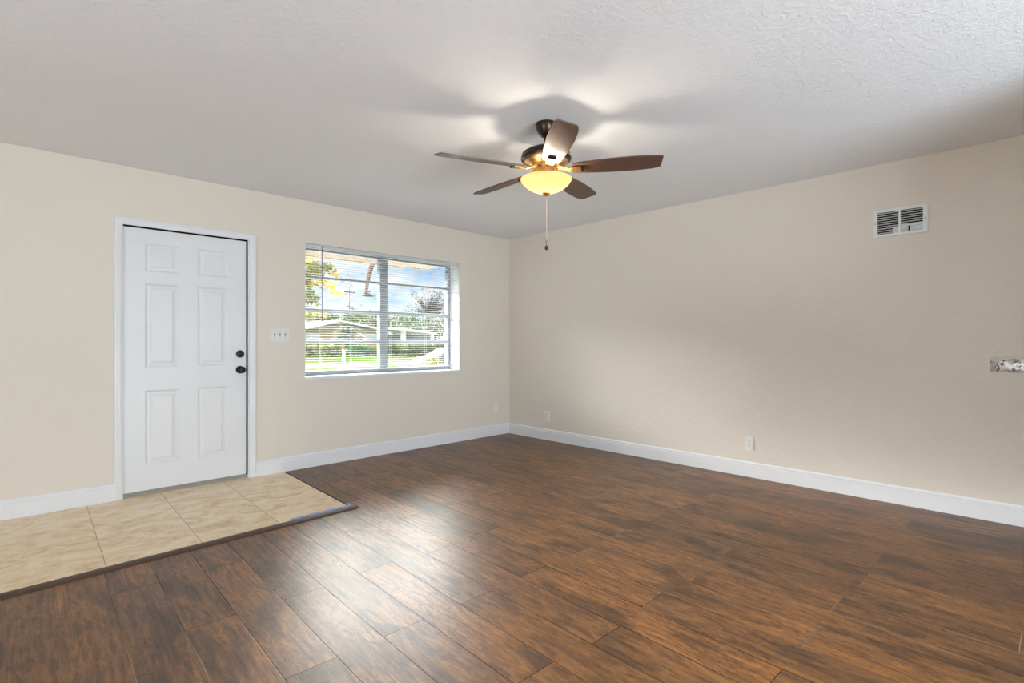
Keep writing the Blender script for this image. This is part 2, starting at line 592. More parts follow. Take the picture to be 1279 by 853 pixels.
# ------------------------------------------------------------------ room shell
XR, YF, H = 4.525, 4.68, 2.44                # right wall plane, front wall plane, ceiling height
XL, YB = -2.8, -8.0
WT = 0.22                                    # front wall thickness
DX0, DX1, DTOP = 0.575, 1.462, 2.025         # door opening
WX0, WX1, WZ0, WZ1 = 1.935, 3.729, 0.83, 2.060   # window opening

bm = bmesh.new()
for x0, x1, z0, z1 in ((XL - .2, DX0, 0, H), (DX0, DX1, DTOP, H), (DX1, WX0, 0, H), (WX0, WX1, 0, WZ0), (WX0, WX1, WZ1, H), (WX1, XR, 0, H)):
    add_box(bm, x0, x1, YF, YF + WT, z0, z1)
bmesh.ops.remove_doubles(bm, verts=bm.verts[:], dist=1e-5)
struct(put('wall_front', bm, MAT['wall']), 'beige textured wall with the door and window in it')
struct(box_obj('wall_right', (XR, XR + .2, YB - .2, YF + WT, 0, H), MAT['wall']), 'long beige textured wall with the air vent, right of the corner')
bm = bmesh.new()                             # unseen rear wall, opening added for the far fill light
for x0, x1, z0, z1 in ((XL - .2, -2.6, 0, H), (-2.6, 0.2, 2.12, H), (0.2, XR, 0, H)):
    add_box(bm, x0, x1, YB - .2, YB, z0, z1)
struct(put('wall_back', bm, MAT['wall']))
bm = bmesh.new()                             # unseen left wall, opening added for the side fill light
for y0, y1, z0, z1 in ((YB, 0.15, 0, H), (0.15, 2.25, 0, 0.45), (0.15, 2.25, 2.08, H), (2.25, YF, 0, H)):
    add_box(bm, XL - .2, XL, y0, y1, z0, z1)
struct(put('wall_left', bm, MAT['wall']))
struct(box_obj('wall_partition', (3.22, XR, -0.68, -0.56, 0, H), MAT['wall']))
struct(box_obj('ceiling', (XL - .2, XR + .2, YB - .2, YF + WT, H, H + .2), MAT['ceil']), 'white knockdown-textured ceiling')

# floor: planks everywhere except the tiled entry
T0, T1 = 1.700, 1.742                        # tile's right edge at its front and at the wall
FY0, FY1 = 3.30, 3.352                       # tile's front edge at x = 0 and at its right end
def poly_slab(name, pts, z0, z1, mat):
    bm = bmesh.new()
    a = [bm.verts.new((x, y, z0)) for x, y in pts]
    b = [bm.verts.new((x, y, z1)) for x, y in pts]
    n = len(pts)
    for i in range(n):
        j = (i + 1) % n
        bm.faces.new((a[i], a[j], b[j], b[i]))
    bm.faces.new(a[::-1]); bm.faces.new(b)
    bmesh.ops.recalc_face_normals(bm, faces=bm.faces[:])
    return put(name, bm, mat)

fl = FY0 - 0.0265 * 2.8
struct(poly_slab('floor', [(XL - .2, YB - .2), (XR + .2, YB - .2), (XR + .2, YF + WT), (T1 + .004, YF + WT), (T1, YF), (T0, FY1), (XL - .2, fl)], -0.12, 0.0, MAT['floor']),
       'dark brown wood plank floor')
struct(poly_slab('floor', [(XL - .2, fl), (T0, FY1), (T1, YF), (T1 + .004, YF + WT), (XL - .2, YF + WT)], -0.12, 0.0015, MAT['tile']),
       'tan stone tile floor in front of the door')
# dark seam on the tile's right side and the transition strip along its front
a = Vector((T0, FY1, 0)); b_ = Vector((T1, YF - .016, 0))
bm = bmesh.new()
add_tube(bm, [a + Vector((0.004, -.03, 0.0)), b_ + Vector((0.004, 0, 0.0))], 0.0045, 6)
struct(put('trim_1', bm, MAT['gasket']), 'thin dark seam at the right edge of the entry tile')
sx0, sx1 = XL + .02, 1.735
def strip_pt(x):
    return FY0 - .012 + (FY1 - FY0) / T0 * x
ang = math.atan2(FY1 - FY0, T0)
ln = (sx1 - sx0) / math.cos(ang)
mt = Matrix.Translation((sx0, strip_pt(sx0), 0)) @ Matrix.Rotation(ang, 4, 'Z')
prof = [(-0.050, 0.0), (-0.050, 0.003), (-0.038, 0.009), (-0.020, 0.013), (0.002, 0.013), (0.012, 0.0085), (0.014, 0.0)]
bm = bmesh.new()
va = [bm.verts.new(mt @ Vector((0, u, h))) for u, h in prof]
vb = [bm.verts.new(mt @ Vector((ln, u, h))) for u, h in prof]
for i in range(len(prof)):
    j = (i + 1) % len(prof)
    bm.faces.new((va[i], va[j], vb[j], vb[i]))
bm.faces.new(va[::-1]); bm.faces.new(vb)
bmesh.ops.recalc_face_normals(bm, faces=bm.faces[:])
tag(put('transition_strip', bm, MAT['strip']), 'dark brown floor transition strip along the front edge of the tan entry tile', 'floor strip')
# blue tape on the strip's right end
bm = bmesh.new()
add_box(bm, ln - .44, ln - .03, 0.003, 0.030, 0.0133, 0.0140, mt)
bmesh.ops.subdivide_edges(bm, edges=bm.edges[:], cuts=1)
tag(put('masking_tape', bm, MAT['tape']), 'strip of blue tape stuck on the right end of the dark transition strip', 'tape')

# baseboards
BP = [(0, 0), (0.016, 0), (0.016, 0.098), (0.0125, 0.102), (0.0125, 0.107), (0.0145, 0.110), (0.0135, 0.117), (0.008, 0.124), (0.004, 0.128), (0, 0.128)]
bfl = struct(extrude_profile('baseboard_front', BP, (XL, YF, 0.0015), (0.549, YF, 0.0015), MAT['trim']), 'white baseboard left of the door')
bfr = struct(extrude_profile('baseboard_front', BP, (1.509, YF, 0.0015), (XR, YF, 0.0015), MAT['trim']), 'white baseboard under the window')
struct(extrude_profile('baseboard_right', BP, (XR, YF - .016, 0), (XR, -0.56, 0), MAT['trim'], out_dir=(-1, 0, 0)), 'white baseboard along the right wall')

# ------------------------------------------------------------------ door
def panel_slab(bm, x0, x1, z0, z1, yf, yb, panels):
    """front face at yf (towards the room, -y) with moulded raised panels"""
    xs = sorted({x0, x1, *[p[0] for p in panels], *[p[1] for p in panels]})
    zs = sorted({z0, z1, *[p[2] for p in panels], *[p[3] for p in panels]})
    cache = {}
    def V(x, y, z):
        k = (round(x, 5), round(y, 5), round(z, 5))
        if k not in cache:
            cache[k] = bm.verts.new((x, y, z))
        return cache[k]
    for i in range(len(xs) - 1):
        for j in range(len(zs) - 1):
            cx, cz = (xs[i] + xs[i + 1]) / 2, (zs[j] + zs[j + 1]) / 2
            if any(p[0] < cx < p[1] and p[2] < cz < p[3] for p in panels):
                continue
            bm.faces.new((V(xs[i], yf, zs[j]), V(xs[i + 1], yf, zs[j]), V(xs[i + 1], yf, zs[j + 1]), V(xs[i], yf, zs[j + 1])))
    for a, b, c, d in panels:
        loops = []
        for ins, dep in ((0, 0), (0.006, 0.0035), (0.013, 0.0085), (0.022, 0.0085), (0.030, 0.0075), (0.046, 0.002), (0.050, 0.0015)):
            loops.append([V(a + ins, yf + dep, c + ins), V(b - ins, yf + dep, c + ins), V(b - ins, yf + dep, d - ins), V(a + ins, yf + dep, d - ins)])
        for p, q in zip(loops, loops[1:]):
            for k in range(4):
                l = (k + 1) % 4
                bm.faces.new((p[k], p[l], q[l], q[k]))
        bm.faces.new(loops[-1])
    A_, B_, C_, D_ = V(x0, yb, z0), V(x1, yb, z0), V(x1, yb, z1), V(x0, yb, z1)
    bm.faces.new((D_, C_, B_, A_))
    # sides
    for seq in ([V(x0, yf, z) for z in zs], [V(x1, yf, z) for z in zs[::-1]]):
        x = seq[0].co.x
        top = V(x, yb, seq[-1].co.z); bot = V(x, yb, seq[0].co.z)
        bm.faces.new(seq + [top, bot])
    for seq in ([V(x, yf, z1) for x in xs], [V(x, yf, z0) for x in xs[::-1]]):
        z = seq[0].co.z
        bm.faces.new(seq + [V(seq[-1].co.x, yb, z), V(seq[0].co.x, yb, z)])
    bmesh.ops.recalc_face_normals(bm, faces=bm.faces[:])

DS0, DS1, DZ0, DZ1 = 0.590, 1.437, 0.036, 2.000
DY = 4.688
pans = []
for xa, xb in ((0.732, 0.952), (1.080, 1.296)):
    pans += [(xa, xb, 1.680, 1.892), (xa, xb, 0.958, 1.592), (xa, xb, 0.226, 0.786)]
bm = bmesh.new()
panel_slab(bm, DS0, DS1, DZ0, DZ1, DY, DY + .043, pans)
door = struct(put('door_1', bm, MAT['door']), 'white six-panel entry door with black knob and deadbolt')
# casing: three mitred boards with a stepped profile
CP = [(0, 0), (0.010, 0), (0.013, 0.008), (0.016, 0.020), (0.016, 0.030), (0.018, 0.036), (0.018, 0.046), (0.014, 0.052), (0, 0.052)]
def casing_path(pts, mat, name, parent):
    """pts: inner outline of the casing (x, z) from foot to foot; profile grows outwards"""
    bm = bmesh.new()
    def ring(p, d):
        return [bm.verts.new((p[0] + d[0] * s, YF - u, p[1] + d[1] * s)) for u, s in CP]
    dirs = [(-1, 0), (-1, 1), (1, 1), (1, 0)]
    rs = [ring(p, d) for p, d in zip(pts, dirs)]
    n = len(CP)
    for a, b in zip(rs, rs[1:]):
        for i in range(n):
            j = (i + 1) % n
            bm.faces.new((a[i], a[j], b[j], b[i]))
    bm.faces.new(rs[0][::-1]); bm.faces.new(rs[-1])
    bmesh.ops.recalc_face_normals(bm, faces=bm.faces[:])
    return put(name, bm, mat, parent)
casing_path([(0.598 - .001, 0.0015), (0.597, 2.012), (1.459, 2.012), (1.459, 0.0015)], MAT['trim'], 'door_casing', door)
bm = bmesh.new()                             # jamb boards lining the opening
for d in ((DX0, DX0 + .0135, YF, YF + WT - .02, 0.002, DTOP), (DX1 - .012, DX1, YF, YF + WT - .02, 0.002, DTOP), (DX0 + .0135, DX1 - .012, YF, YF + WT - .02, DTOP - .012, DTOP)):
    add_box(bm, *d)
put('door_jamb', bm, MAT['trim'], door)
bm = bmesh.new()                             # dark weatherstrip in the gap at head and latch side
add_box(bm, DS1 + .0005, DX1 - .0125, YF + .003, DY + .05, 0.03, DTOP - .013)
add_box(bm, DX0 + .014, DX1 - .0125, YF + .003, DY + .05, DZ1 + .0005, DTOP - .0125)
add_box(bm, DX0 + .014, DX1 - .0125, DY + .044, DY + .06, 0.03, DTOP - .013)
put('weatherstrip', bm, MAT['gasket'], door)
bm = bmesh.new()
add_box(bm, DX0 + .014, DX1 - .0125, YF + .001, YF + WT - .03, 0.0016, 0.018)
add_box(bm, DX0 + .014, DX1 - .0125, YF + .012, YF + .05, 0.0181, 0.033)
put('threshold', bm, MAT['sweep'], door)
kx = 1.389
k = lathe('door_knob', [(0.0, 0.0), (0.032, 0.0), (0.032, -0.006), (0.027, -0.010), (0.014, -0.014), (0.011, -0.032), (0.018, -0.040), (0.026, -0.050), (0.0285, -0.060), (0.025, -0.069), (0.015, -0.074), (0.0, -0.0745)],
          MAT['black'], door, 32, (kx, DY, 0.918), 'Y', 45, cap=False)
d_ = lathe('deadbolt', [(0.0, 0.0), (0.031, 0.0), (0.031, -0.010), (0.028, -0.016), (0.020, -0.019), (0.0, -0.0195)], MAT['black'], door, 32, (kx, DY, 1.050), 'Y', 40, cap=False)
box_obj('thumb_turn', (kx - .004, kx + .004, DY - .036, DY - .019, 1.032, 1.068), MAT['black'], d_, 0.0015)
bm = bmesh.new()                             # latch plate on the jamb
add_box(bm, DX1 - .0128, DX1 - .0118, DY - .004, DY + .010, 0.885, 0.945)
put('strike_plate', bm, MAT['screw'], door)

# ------------------------------------------------------------------ window
YW = 4.855                                    # room-side face of the aluminium frame
bm = bmesh.new()
add_box(bm, WX0 - .02, WX1 + .0, YF - .012, YW - .001, WZ0 - .024, WZ0 + .0008)
win = struct(put('window_1', bm, MAT['trim']), 'front window with white sill and four awning panes on each side of its mullion')
win.data.materials[0] = MAT['trim']
bm = bmesh.new()                              # reveal lining, painted white
add_box(bm, WX1 - .004, WX1 - .0002, YF + .0005, YW - .001, WZ0 + .001, WZ1 - .001)
add_box(bm, WX0 + .0002, WX0 + .004, YF + .0005, YW - .001, WZ0 + .001, WZ1 - .001)
add_box(bm, WX0 + .004, WX1 - .004, YF + .0005, YW - .001, WZ1 - .004, WZ1 - .0002)
put('window_reveal', bm, MAT['trim'], win)
f0, f1 = WX0 + .0005, WX1 - .0005
bm = bmesh.new()
add_box(bm, f0, f0 + .035, YW, YW + .06, WZ0 + .001, WZ1 - .001)
add_box(bm, f1 - .035, f1, YW, YW + .06, WZ0 + .001, WZ1 - .001)
add_box(bm, f0 + .035, f1 - .035, YW, YW + .06, WZ1 - .035, WZ1 - .001)
add_box(bm, f0 + .035, f1 - .035, YW, YW + .06, WZ0 + .001, WZ0 + .046)
put('window_frame', bm, MAT['alum'], win)
MX0, MX1 = 2.800, 2.890
box_obj('mullion', (MX0, MX1, YW - .004, YW + .06, WZ0 + .046, WZ1 - .035), MAT['alum'], win, 0.004)
rails = [1.152, 1.455, 1.772]
edges = [WZ0 + .046, *rails, WZ1 - .035]
for sx0_, sx1_ in ((f0 + .035, MX0), (MX1, f1 - .035)):
    for i, z in enumerate(rails):
        hh = (0.018, 0.020, 0.013)[i]
        box_obj('rail', (sx0_ + .0005, sx1_ - .0005, YW + .004, YW + .050, z - hh, z + hh), MAT['alum'], win, 0.003)
    for i in range(4):
        lo, hi = edges[i], edges[i + 1]
        bm = bmesh.new()
        add_box(bm, sx0_ + .0005, sx1_ - .0005, YW + .028, YW + .033, lo + .001, hi - .001)
        put('pane', bm, MAT['glass'], win)

# ------------------------------------------------------------------ blind
YS = 4.716
blind = thing('window_blind', 'white horizontal mini blind lowered with open slats in the front window', 'blind', (2.832, YS, 0.875))
bi = blind.matrix_basis
def bl(x, y, z):
    return (x - 2.832, y - YS, z - 0.875)
def blbox(name, x0, x1, y0, y1, z0, z1, mat, bev=0.0):
    a, b = bl(x0, y0, z0), bl(x1, y1, z1)
    return box_obj(name, (a[0], b[0], a[1], b[1], a[2], b[2]), mat, blind, bev)
S0, S1 = WX0 + .010, WX1 - .008
blbox('headrail', S0, S1, YS - .014, YS + .014, 2.030, 2.0555, MAT['slat'], 0.002)
blbox('bottom_rail', S0, S1, YS - .0125, YS + .0125, 0.872, 0.884, MAT['slat'], 0.003)
bm = bmesh.new()
nsl = 49
zt, zb = 2.020, 0.905
for i in range(nsl):
    z = zt + (zb - zt) * i / (nsl - 1)
    prev = None
    tilt = math.radians(-4.0)
    top, bot = [], []
    for k in range(5):
        t = k / 4 - 0.5
        yy = t * 0.0245
        zz = 0.0014 * (1 - (2 * t) ** 2)
        y2 = yy * math.cos(tilt) - zz * math.sin(tilt)
        z2 = yy * math.sin(tilt) + zz * math.cos(tilt)
        p, q = bl(S0, YS + y2, z + z2), bl(S1, YS + y2, z + z2)
        top.append((bm.verts.new(p), bm.verts.new(q)))
        bot.append((bm.verts.new((p[0], p[1], p[2] - .0005)), bm.verts.new((q[0], q[1], q[2] - .0005))))
    for k in range(4):
        bm.faces.new((top[k][0], top[k][1], top[k + 1][1], top[k + 1][0]))
        bm.faces.new((bot[k + 1][0], bot[k + 1][1], bot[k][1], bot[k][0]))
    for a, b in ((0, 0), (4, 4)):
        bm.faces.new((bot[a][0], bot[a][1], top[a][1], top[a][0]) if a == 0 else (top[a][0], top[a][1], bot[a][1], bot[a][0]))
put('slats', bm, MAT['slat'], blind)
for x in (WX0 + .16, 2.40, 2.84, 3.28, WX1 - .14):
    bm = bmesh.new()
    for dy in (-.0135, .0135):
        add_tube(bm, [bl(x, YS + dy, 2.030), bl(x, YS + dy, 0.884)], 0.0007, 5)
    put('ladder_cord', bm, MAT['cord'], blind)
tube('tilt_wand', [bl(2.100, YS - .022, 2.040), bl(2.102, YS - .024, 1.70), bl(2.104, YS - .022, 1.335)], [0.004, 0.004, 0.0045], MAT['wand'], blind, 6)

# ------------------------------------------------------------------ ceiling fan
FX, FYc = 2.271, 2.034
fan = thing('ceiling_fan', 'dark five-blade ceiling fan with a lit amber glass bowl', 'ceiling fan', (FX, FYc, 2.44))
def fz(z):
    return z - 2.44
def fl_(prof):
    return [(r, fz(z)) for r, z in prof]
lathe('canopy', fl_([(0.0, 2.4398), (0.062, 2.4398), (0.064, 2.432), (0.061, 2.415), (0.052, 2.392), (0.040, 2.375), (0.030, 2.366), (0.022, 2.362), (0.0, 2.362)]), MAT['bronze'], fan, 40, cap=False)
lathe('downrod', fl_([(0.0125, 2.362), (0.0125, 2.315), (0.024, 2.312), (0.026, 2.296), (0.0, 2.296)]), MAT['bronze'], fan, 24, cap=False)
mh = lathe('motor_housing', fl_([(0.0, 2.303), (0.045, 2.302), (0.085, 2.292), (0.120, 2.276), (0.142, 2.262), (0.144, 2.255), (0.144, 2.246), (0.147, 2.243), (0.150, 2.234), (0.147, 2.224), (0.138, 2.217), (0.130, 2.215)]), MAT['bronze'], fan, 56, cap=False)
# ribbed brass lower cone
bm = bmesh.new()
seg = 60
prev = None
for (r, z, rib) in ((0.130, 2.215, 0), (0.128, 2.211, 0.0), (0.120, 2.208, 0.004), (0.104, 2.198, 0.004), (0.094, 2.193, 0.0), (0.088, 2.190, 0.0), (0.088, 2.180, 0.0), (0.0, 2.180, 0.0)):
    ring = []
    for i in range(seg):
        a = 2 * PI * i / seg
        rr = max(0.0005, r - (rib if (i % 5) == 0 else 0))
        zz = z + (rib if (i % 5) == 0 else 0)
        ring.append(bm.verts.new((rr * math.cos(a), rr * math.sin(a), fz(zz))))
    if prev:
        for i in range(seg):
            j = (i + 1) % seg
            bm.faces.new((prev[i], prev[j], ring[j], ring[i]))
    prev = ring
bmesh.ops.recalc_face_normals(bm, faces=bm.faces[:])
autosmooth(put('vent_ring', bm, MAT['bronzelite'], mh), 30)
lathe('switch_housing', fl_([(0.0, 2.1805), (0.060, 2.180), (0.060, 2.166), (0.066, 2.163), (0.066, 2.140), (0.060, 2.136), (0.050, 2.128), (0.050, 2.122), (0.0, 2.122)]), MAT['bronzelite'], fan, 40, cap=False)
# five blades, each on its own arm
def blade_mesh():
    bm = bmesh.new()
    st = [(0.155, .046, .046), (0.19, .052, .052), (0.26, .060, .058), (0.34, .067, .064), (0.42, .071, .067), (0.50, .072, .067), (0.56, .070, .064), (0.615, .067, .060), (0.650, .062, .053), (0.664, .054, .042)]
    th = 0.0035
    top, bot = [], []
    nb = 6
    for r, a, b in st:
        rt, rb = [], []
        for k in range(nb + 1):
            y = -a + (a + b) * k / nb
            tipr = r - (0.010 * (k / nb) if r > 0.6 else 0)
            rt.append(bm.verts.new((tipr, y, th)))
            rb.append(bm.verts.new((tipr, y, -th)))
        top.append(rt); bot.append(rb)
    for i in range(len(st) - 1):
        for k in range(nb):
            bm.faces.new((top[i][k], top[i + 1][k], top[i + 1][k + 1], top[i][k + 1]))
            bm.faces.new((bot[i][k + 1], bot[i + 1][k + 1], bot[i + 1][k], bot[i][k]))
        for k in (0, nb):
            bm.faces.new((top[i][k], bot[i][k], bot[i + 1][k], top[i + 1][k]))
    for i in (0, len(st) - 1):
        for k in range(nb):
            bm.faces.new((top[i][k], top[i][k + 1], bot[i][k + 1], bot[i][k]))
    bmesh.ops.recalc_face_normals(bm, faces=bm.faces[:])
    me = bpy.data.meshes.new('blade')
    bm.to_mesh(me); bm.free()
    me.materials.append(MAT['blade'])
    return me

def arm_mesh():
    bm = bmesh.new()
    # tapering bracket: hub tongue, offset drop, flat plate under the blade
    st = [(0.060, .016, .010), (0.090, .018, .009), (0.112, .020, .000), (0.135, .022, -.0105), (0.165, .026, -.0105), (0.215, .022, -.0105), (0.222, .018, -.0105)]
    rows = []
    for r, hw, z in st:
        rows.append([bm.verts.new((r, s * hw, z + q)) for s, q in ((-1, .0055), (1, .0055), (1, -.0035), (-1, -.0035))])
    for a, b in zip(rows, rows[1:]):
        for k in range(4):
            l = (k + 1) % 4
            bm.faces.new((a[k], a[l], b[l], b[k]))
    bm.faces.new(rows[0][::-1]); bm.faces.new(rows[-1])
    bmesh.ops.recalc_face_normals(bm, faces=bm.faces[:])
    bmesh.ops.bevel(bm, geom=list(bm.edges), offset=0.0012, segments=1, affect='EDGES')
    me = bpy.data.meshes.new('blade_arm')
    bm.to_mesh(me); bm.free()
    me.materials.append(MAT['bronzelite'])
    return me

def cap_mesh():
    bm = bmesh.new()
    add_box(bm, 0.206, 0.224, -.0225, .0225, -.0165, -.0036)
    bmesh.ops.bevel(bm, geom=list(bm.edges), offset=0.002, segments=2, affect='EDGES')
    me = bpy.data.meshes.new('arm_tip')
    bm.to_mesh(me); bm.free()
    me.materials.append(MAT['bronze'])
    return me
bme, ame, cme = blade_mesh(), arm_mesh(), cap_mesh()
PITCH = math.radians(-13)
for i in range(5):
    a = math.radians(15.0 + 72 * i)
    ar = bpy.data.objects.new('blade_arm', ame); COL.objects.link(ar); ar.parent = fan
    ar.location = (0, 0, fz(2.168)); ar.rotation_euler = (PITCH * .9, 0, a)
    ct = bpy.data.objects.new('arm_tip', cme); COL.objects.link(ct); ct.parent = ar
    bo = bpy.data.objects.new('blade', bme); COL.objects.link(bo); bo.parent = fan
    bo.location = (0, 0, fz(2.168)); bo.rotation_euler = (PITCH, 0, a)
# bowl
bm = bmesh.new()
outer = [(0.1475, 2.1150), (0.1512, 2.1130), (0.1508, 2.1090), (0.1450, 2.0985), (0.1335, 2.0830), (0.1150, 2.0665), (0.0900, 2.0505), (0.0620, 2.0395), (0.0330, 2.0335), (0.008, 2.0325)]
inner = [(max(0.008, r - .004), z + .0035) for r, z in outer[::-1][:-2]] 
add_lathe(bm, fl_(outer + inner + [(0.1440, 2.1145)]), 56, cap=False)
bowl = autosmooth(put('lamp_bowl', bm, MAT['bowl'], fan), 60)
bmf = lathe('finial', fl_([(0.0, 2.040), (0.020, 2.0345), (0.024, 2.030), (0.022, 2.025), (0.014, 2.020), (0.010, 2.014), (0.005, 2.011), (0.0, 2.0105)]), MAT['bronzelite'], bowl, 28, cap=False)
# threaded rod that holds the bowl, and bulbs
tube('bowl_rod', [(0, 0, fz(2.125)), (0, 0, fz(2.034))], 0.004, MAT['bronzelite'], fan, 10)
bm = bmesh.new()                              # beaded pull chain
zc = 2.012
while zc > 1.752:
    bmesh.ops.create_icosphere(bm, subdivisions=1, radius=0.0030, matrix=Matrix.Translation((0.004, 0, fz(zc))))
    zc -= 0.0046
add_tube(bm, [(0.004, 0, fz(2.016)), (0.004, 0, fz(1.752))], 0.0012, 5)
pc = put('pull_chain', bm, MAT['chain'], fan, smooth=True)
lathe('chain_coupling', fl_([(0.0, 1.757), (0.0035, 1.755), (0.0055, 1.750), (0.0055, 1.738), (0.0035, 1.733), (0.0, 1.732)]), MAT['bronzelite'], pc, 14, center=(0.004, 0, 0), cap=False)
lathe('pull_knob', fl_([(0.0, 1.733), (0.0018, 1.732), (0.002, 1.722), (0.007, 1.719), (0.0105, 1.713), (0.0115, 1.707), (0.010, 1.700), (0.006, 1.695), (0.0, 1.694)]), MAT['bronze'], pc, 20, center=(0.004, 0, 0), cap=False)
for sx, bz, be in ((-1, 2.088, .24), (1, 2.088, .24), (0, 2.060, .60)):
    a = math.radians(12.2 + 36 + 90)
    px_, py_ = sx * .055 * math.cos(a), sx * .055 * math.sin(a)
    add = add_light('bulb', 'POINT', (px_, py_, fz(bz)), (0, 0, 0), BULB_E * be, (1.0, 0.90, 0.74), shadow_soft_size=0.018)
    add.parent = fan

# ------------------------------------------------------------------ wall plates
def switch_plate():
    t = thing('light_switch', 'white triple light switch plate between the door and the window', 'light switch', (1.712, YF, 1.212))
    bm = bmesh.new()
    add_box(bm, -.0825, .0825, -.0065, -.0005, -.0575, .0575)
    bmesh.ops.bevel(bm, geom=[e for e in bm.edges if all(v.co.y < -.006 for v in e.verts)], offset=0.004, segments=2, affect='EDGES')
    put('switch_plate', bm, MAT['plate'], t)
    for x in (-.046, 0, .046):
        sl = box_obj('toggle_slot', (x - .0055, x + .0055, -.0072, -.0062, -.013, .013), MAT['slot'], t)
        bm = bmesh.new()
        mt = Matrix.Translation((x, -.006, 0)) @ Matrix.Rotation(math.radians(24), 4, 'X')
        add_box(bm, -.004, .004, -.015, 0, -.005, .005, mt)
        put('toggle', bm, MAT['plate'], t)
        for z in (-.030, .030):
            bm = bmesh.new()
            add_lathe(bm, [(0.003, -.0062), (0.003, -.0074)], 10, (x, 0, z), 'Y')
            put('screw', bm, MAT['screw'], t)
    return t
switch_plate()

def outlet(name, label, loc, rot, blank=False, group=None):
    t = thing(name, label, 'wall outlet', loc, rot, group)
    bm = bmesh.new()
    add_box(bm, -.037, .037, -.0065, -.0005, -.060, .060)
    bmesh.ops.bevel(bm, geom=[e for e in bm.edges if all(v.co.y < -.006 for v in e.verts)], offset=0.004, segments=2, affect='EDGES')
    put('outlet_plate', bm, MAT['plate'], t)
    if blank:
        for z in (-.042, .042):
            bm = bmesh.new()
            add_lathe(bm, [(0.003, -.0062), (0.003, -.0074)], 10, (0, 0, z), 'Y')
            put('screw', bm, MAT['plate'], t)
        return t
    for z in (-.0205, .0205):
        bm = bmesh.new()
        add_lathe(bm, [(0.0165, -.0062), (0.0165, -.0085), (0.0155, -.0092), (0.0, -.0092)], 24, (0, 0, z), 'Y', cap=False)
        rc = put('receptacle', bm, MAT['plate'], t)
        bm = bmesh.new()
        add_box(bm, -.0078, -.0052, -.0096, -.0090, z - .0005, z + .0085)
        add_box(bm, .0052, .0078, -.0096, -.0090, z + .0005, z + .0080)
        add_lathe(bm, [(0.0026, -.0090), (0.0026, -.0096)], 10, (0, 0, z - .0075), 'Y')
        put('socket_slots', bm, MAT['slot'], rc)
    bm = bmesh.new()
    add_lathe(bm, [(0.003, -.0062), (0.003, -.0074)], 10, (0, 0, 0), 'Y')
    put('screw', bm, MAT['screw'], t)
    return t
outlet('wall_outlet', 'white wall outlet on the right wall close to the corner', (XR, 4.035, 0.278), -PI / 2)
outlet('wall_outlet', 'white wall outlet low in the middle of the right wall, far from the corner', (XR, 1.724, 0.282), -PI / 2)
outlet('blank_wall_plate', 'plain white wall plate under the window side, left of the corner', (4.294, YF, 0.338), 0, True)['category'] = 'wall plate'

# air vent on the right wall
vt = thing('air_vent', 'white metal air vent grille high on the right wall', 'air vent', (XR, 0.688, 2.0075), -PI / 2)
VW, VH = 0.156, 0.0965
bm = bmesh.new()
def vb_(x0, x1, z0, z1, y0=-.010, y1=-.0008):
    add_box(bm, x0, x1, y0, y1, z0, z1)
vb_(-VW, VW, VH - .019, VH); vb_(-VW, VW, -VH, -VH + .017); vb_(-VW, -VW + .026, -VH + .017, VH - .019); vb_(VW - .026, VW, -VH + .017, VH - .019); vb_(-.006, .006, -VH + .017, VH - .019)
put('vent_frame', bm, MAT['vent'], vt)
bm = bmesh.new()
vb_(-VW + .026, VW - .026, -VH + .017, VH - .019, -.0016, -.0006)
put('duct_opening', bm, MAT['ductdark'], vt)
for x0, x1 in ((-VW + .0265, -.0065), (.0065, VW - .0265)):
    bm = bmesh.new()
    nl = 10
    for i in range(nl):
        z = -VH + .017 + (2 * VH - .036) * (i + 0.5) / nl
        mt = Matrix.Translation((0, -.0062, z)) @ Matrix.Rotation(math.radians(-22), 4, 'X')
        add_box(bm, x0, x1, -.0036, .0036, -.0011, .0011, mt)
    put('louvers', bm, MAT['vent'], vt)
bm = bmesh.new()
vb_(-.040, -.0065, -VH + .018, -.032, -.0028, -.0018); vb_(.0065, VW - .027, -VH + .018, -.022, -.0028, -.0018)
put('damper', bm, MAT['damper'], vt)
box_obj('damper_lever', (.050, .060, -.016, -.010, -.075, -.040), MAT['slot'], vt, 0.0015)
for x in (-VW + .012, VW - .012):
    lathe('screw', [(0.0045, -.0098), (0.0045, -.0112), (0.003, -.0122), (0.0, -.0124)], MAT['screw'], vt, 14, (x, 0, 0), 'Y', cap=False)

# ------------------------------------------------------------------ granite bar at the right edge
bar = thing('bar_counter', 'speckled granite bar counter end jutting in at the right edge', 'counter', (2.985, -1.2, 0))
bm = bmesh.new()
bx0, bx1, by0, by1 = 2.790 - 2.985, 3.185 - 2.985, -2.6 + 1.2, 0.138 + 1.2
rc_ = 0.05
outl = [(bx0, by0), (bx1, by0)]
for cx_, cy_, a0 in ((bx1 - rc_, by1 - rc_, 0), (bx0 + rc_, by1 - rc_, 90)):
    for k in range(9):
        a = math.radians(a0 + 90 * k / 8)
        outl.append((cx_ + rc_ * math.cos(a), cy_ + rc_ * math.sin(a)))
lo = [bm.verts.new((x, y, 1.034)) for x, y in outl]
hi = [bm.verts.new((x, y, 1.086)) for x, y in outl]
n_ = len(outl)
for i in range(n_):
    j = (i + 1) % n_
    bm.faces.new((lo[i], lo[j], hi[j], hi[i]))
bt, tp = bm.faces.new(lo[::-1]), bm.faces.new(hi)
bmesh.ops.bevel(bm, geom=list(set(bt.edges) | set(tp.edges)), offset=0.017, segments=5, affect='EDGES', profile=0.5)
autosmooth(put('countertop', bm, MAT['granite'], bar), 50)
box_obj('knee_wall', (2.93 - 2.985, 3.05 - 2.985, -2.6 + 1.2, -0.20 + 1.2, 0.0, 1.033), MAT['knee'], bar)

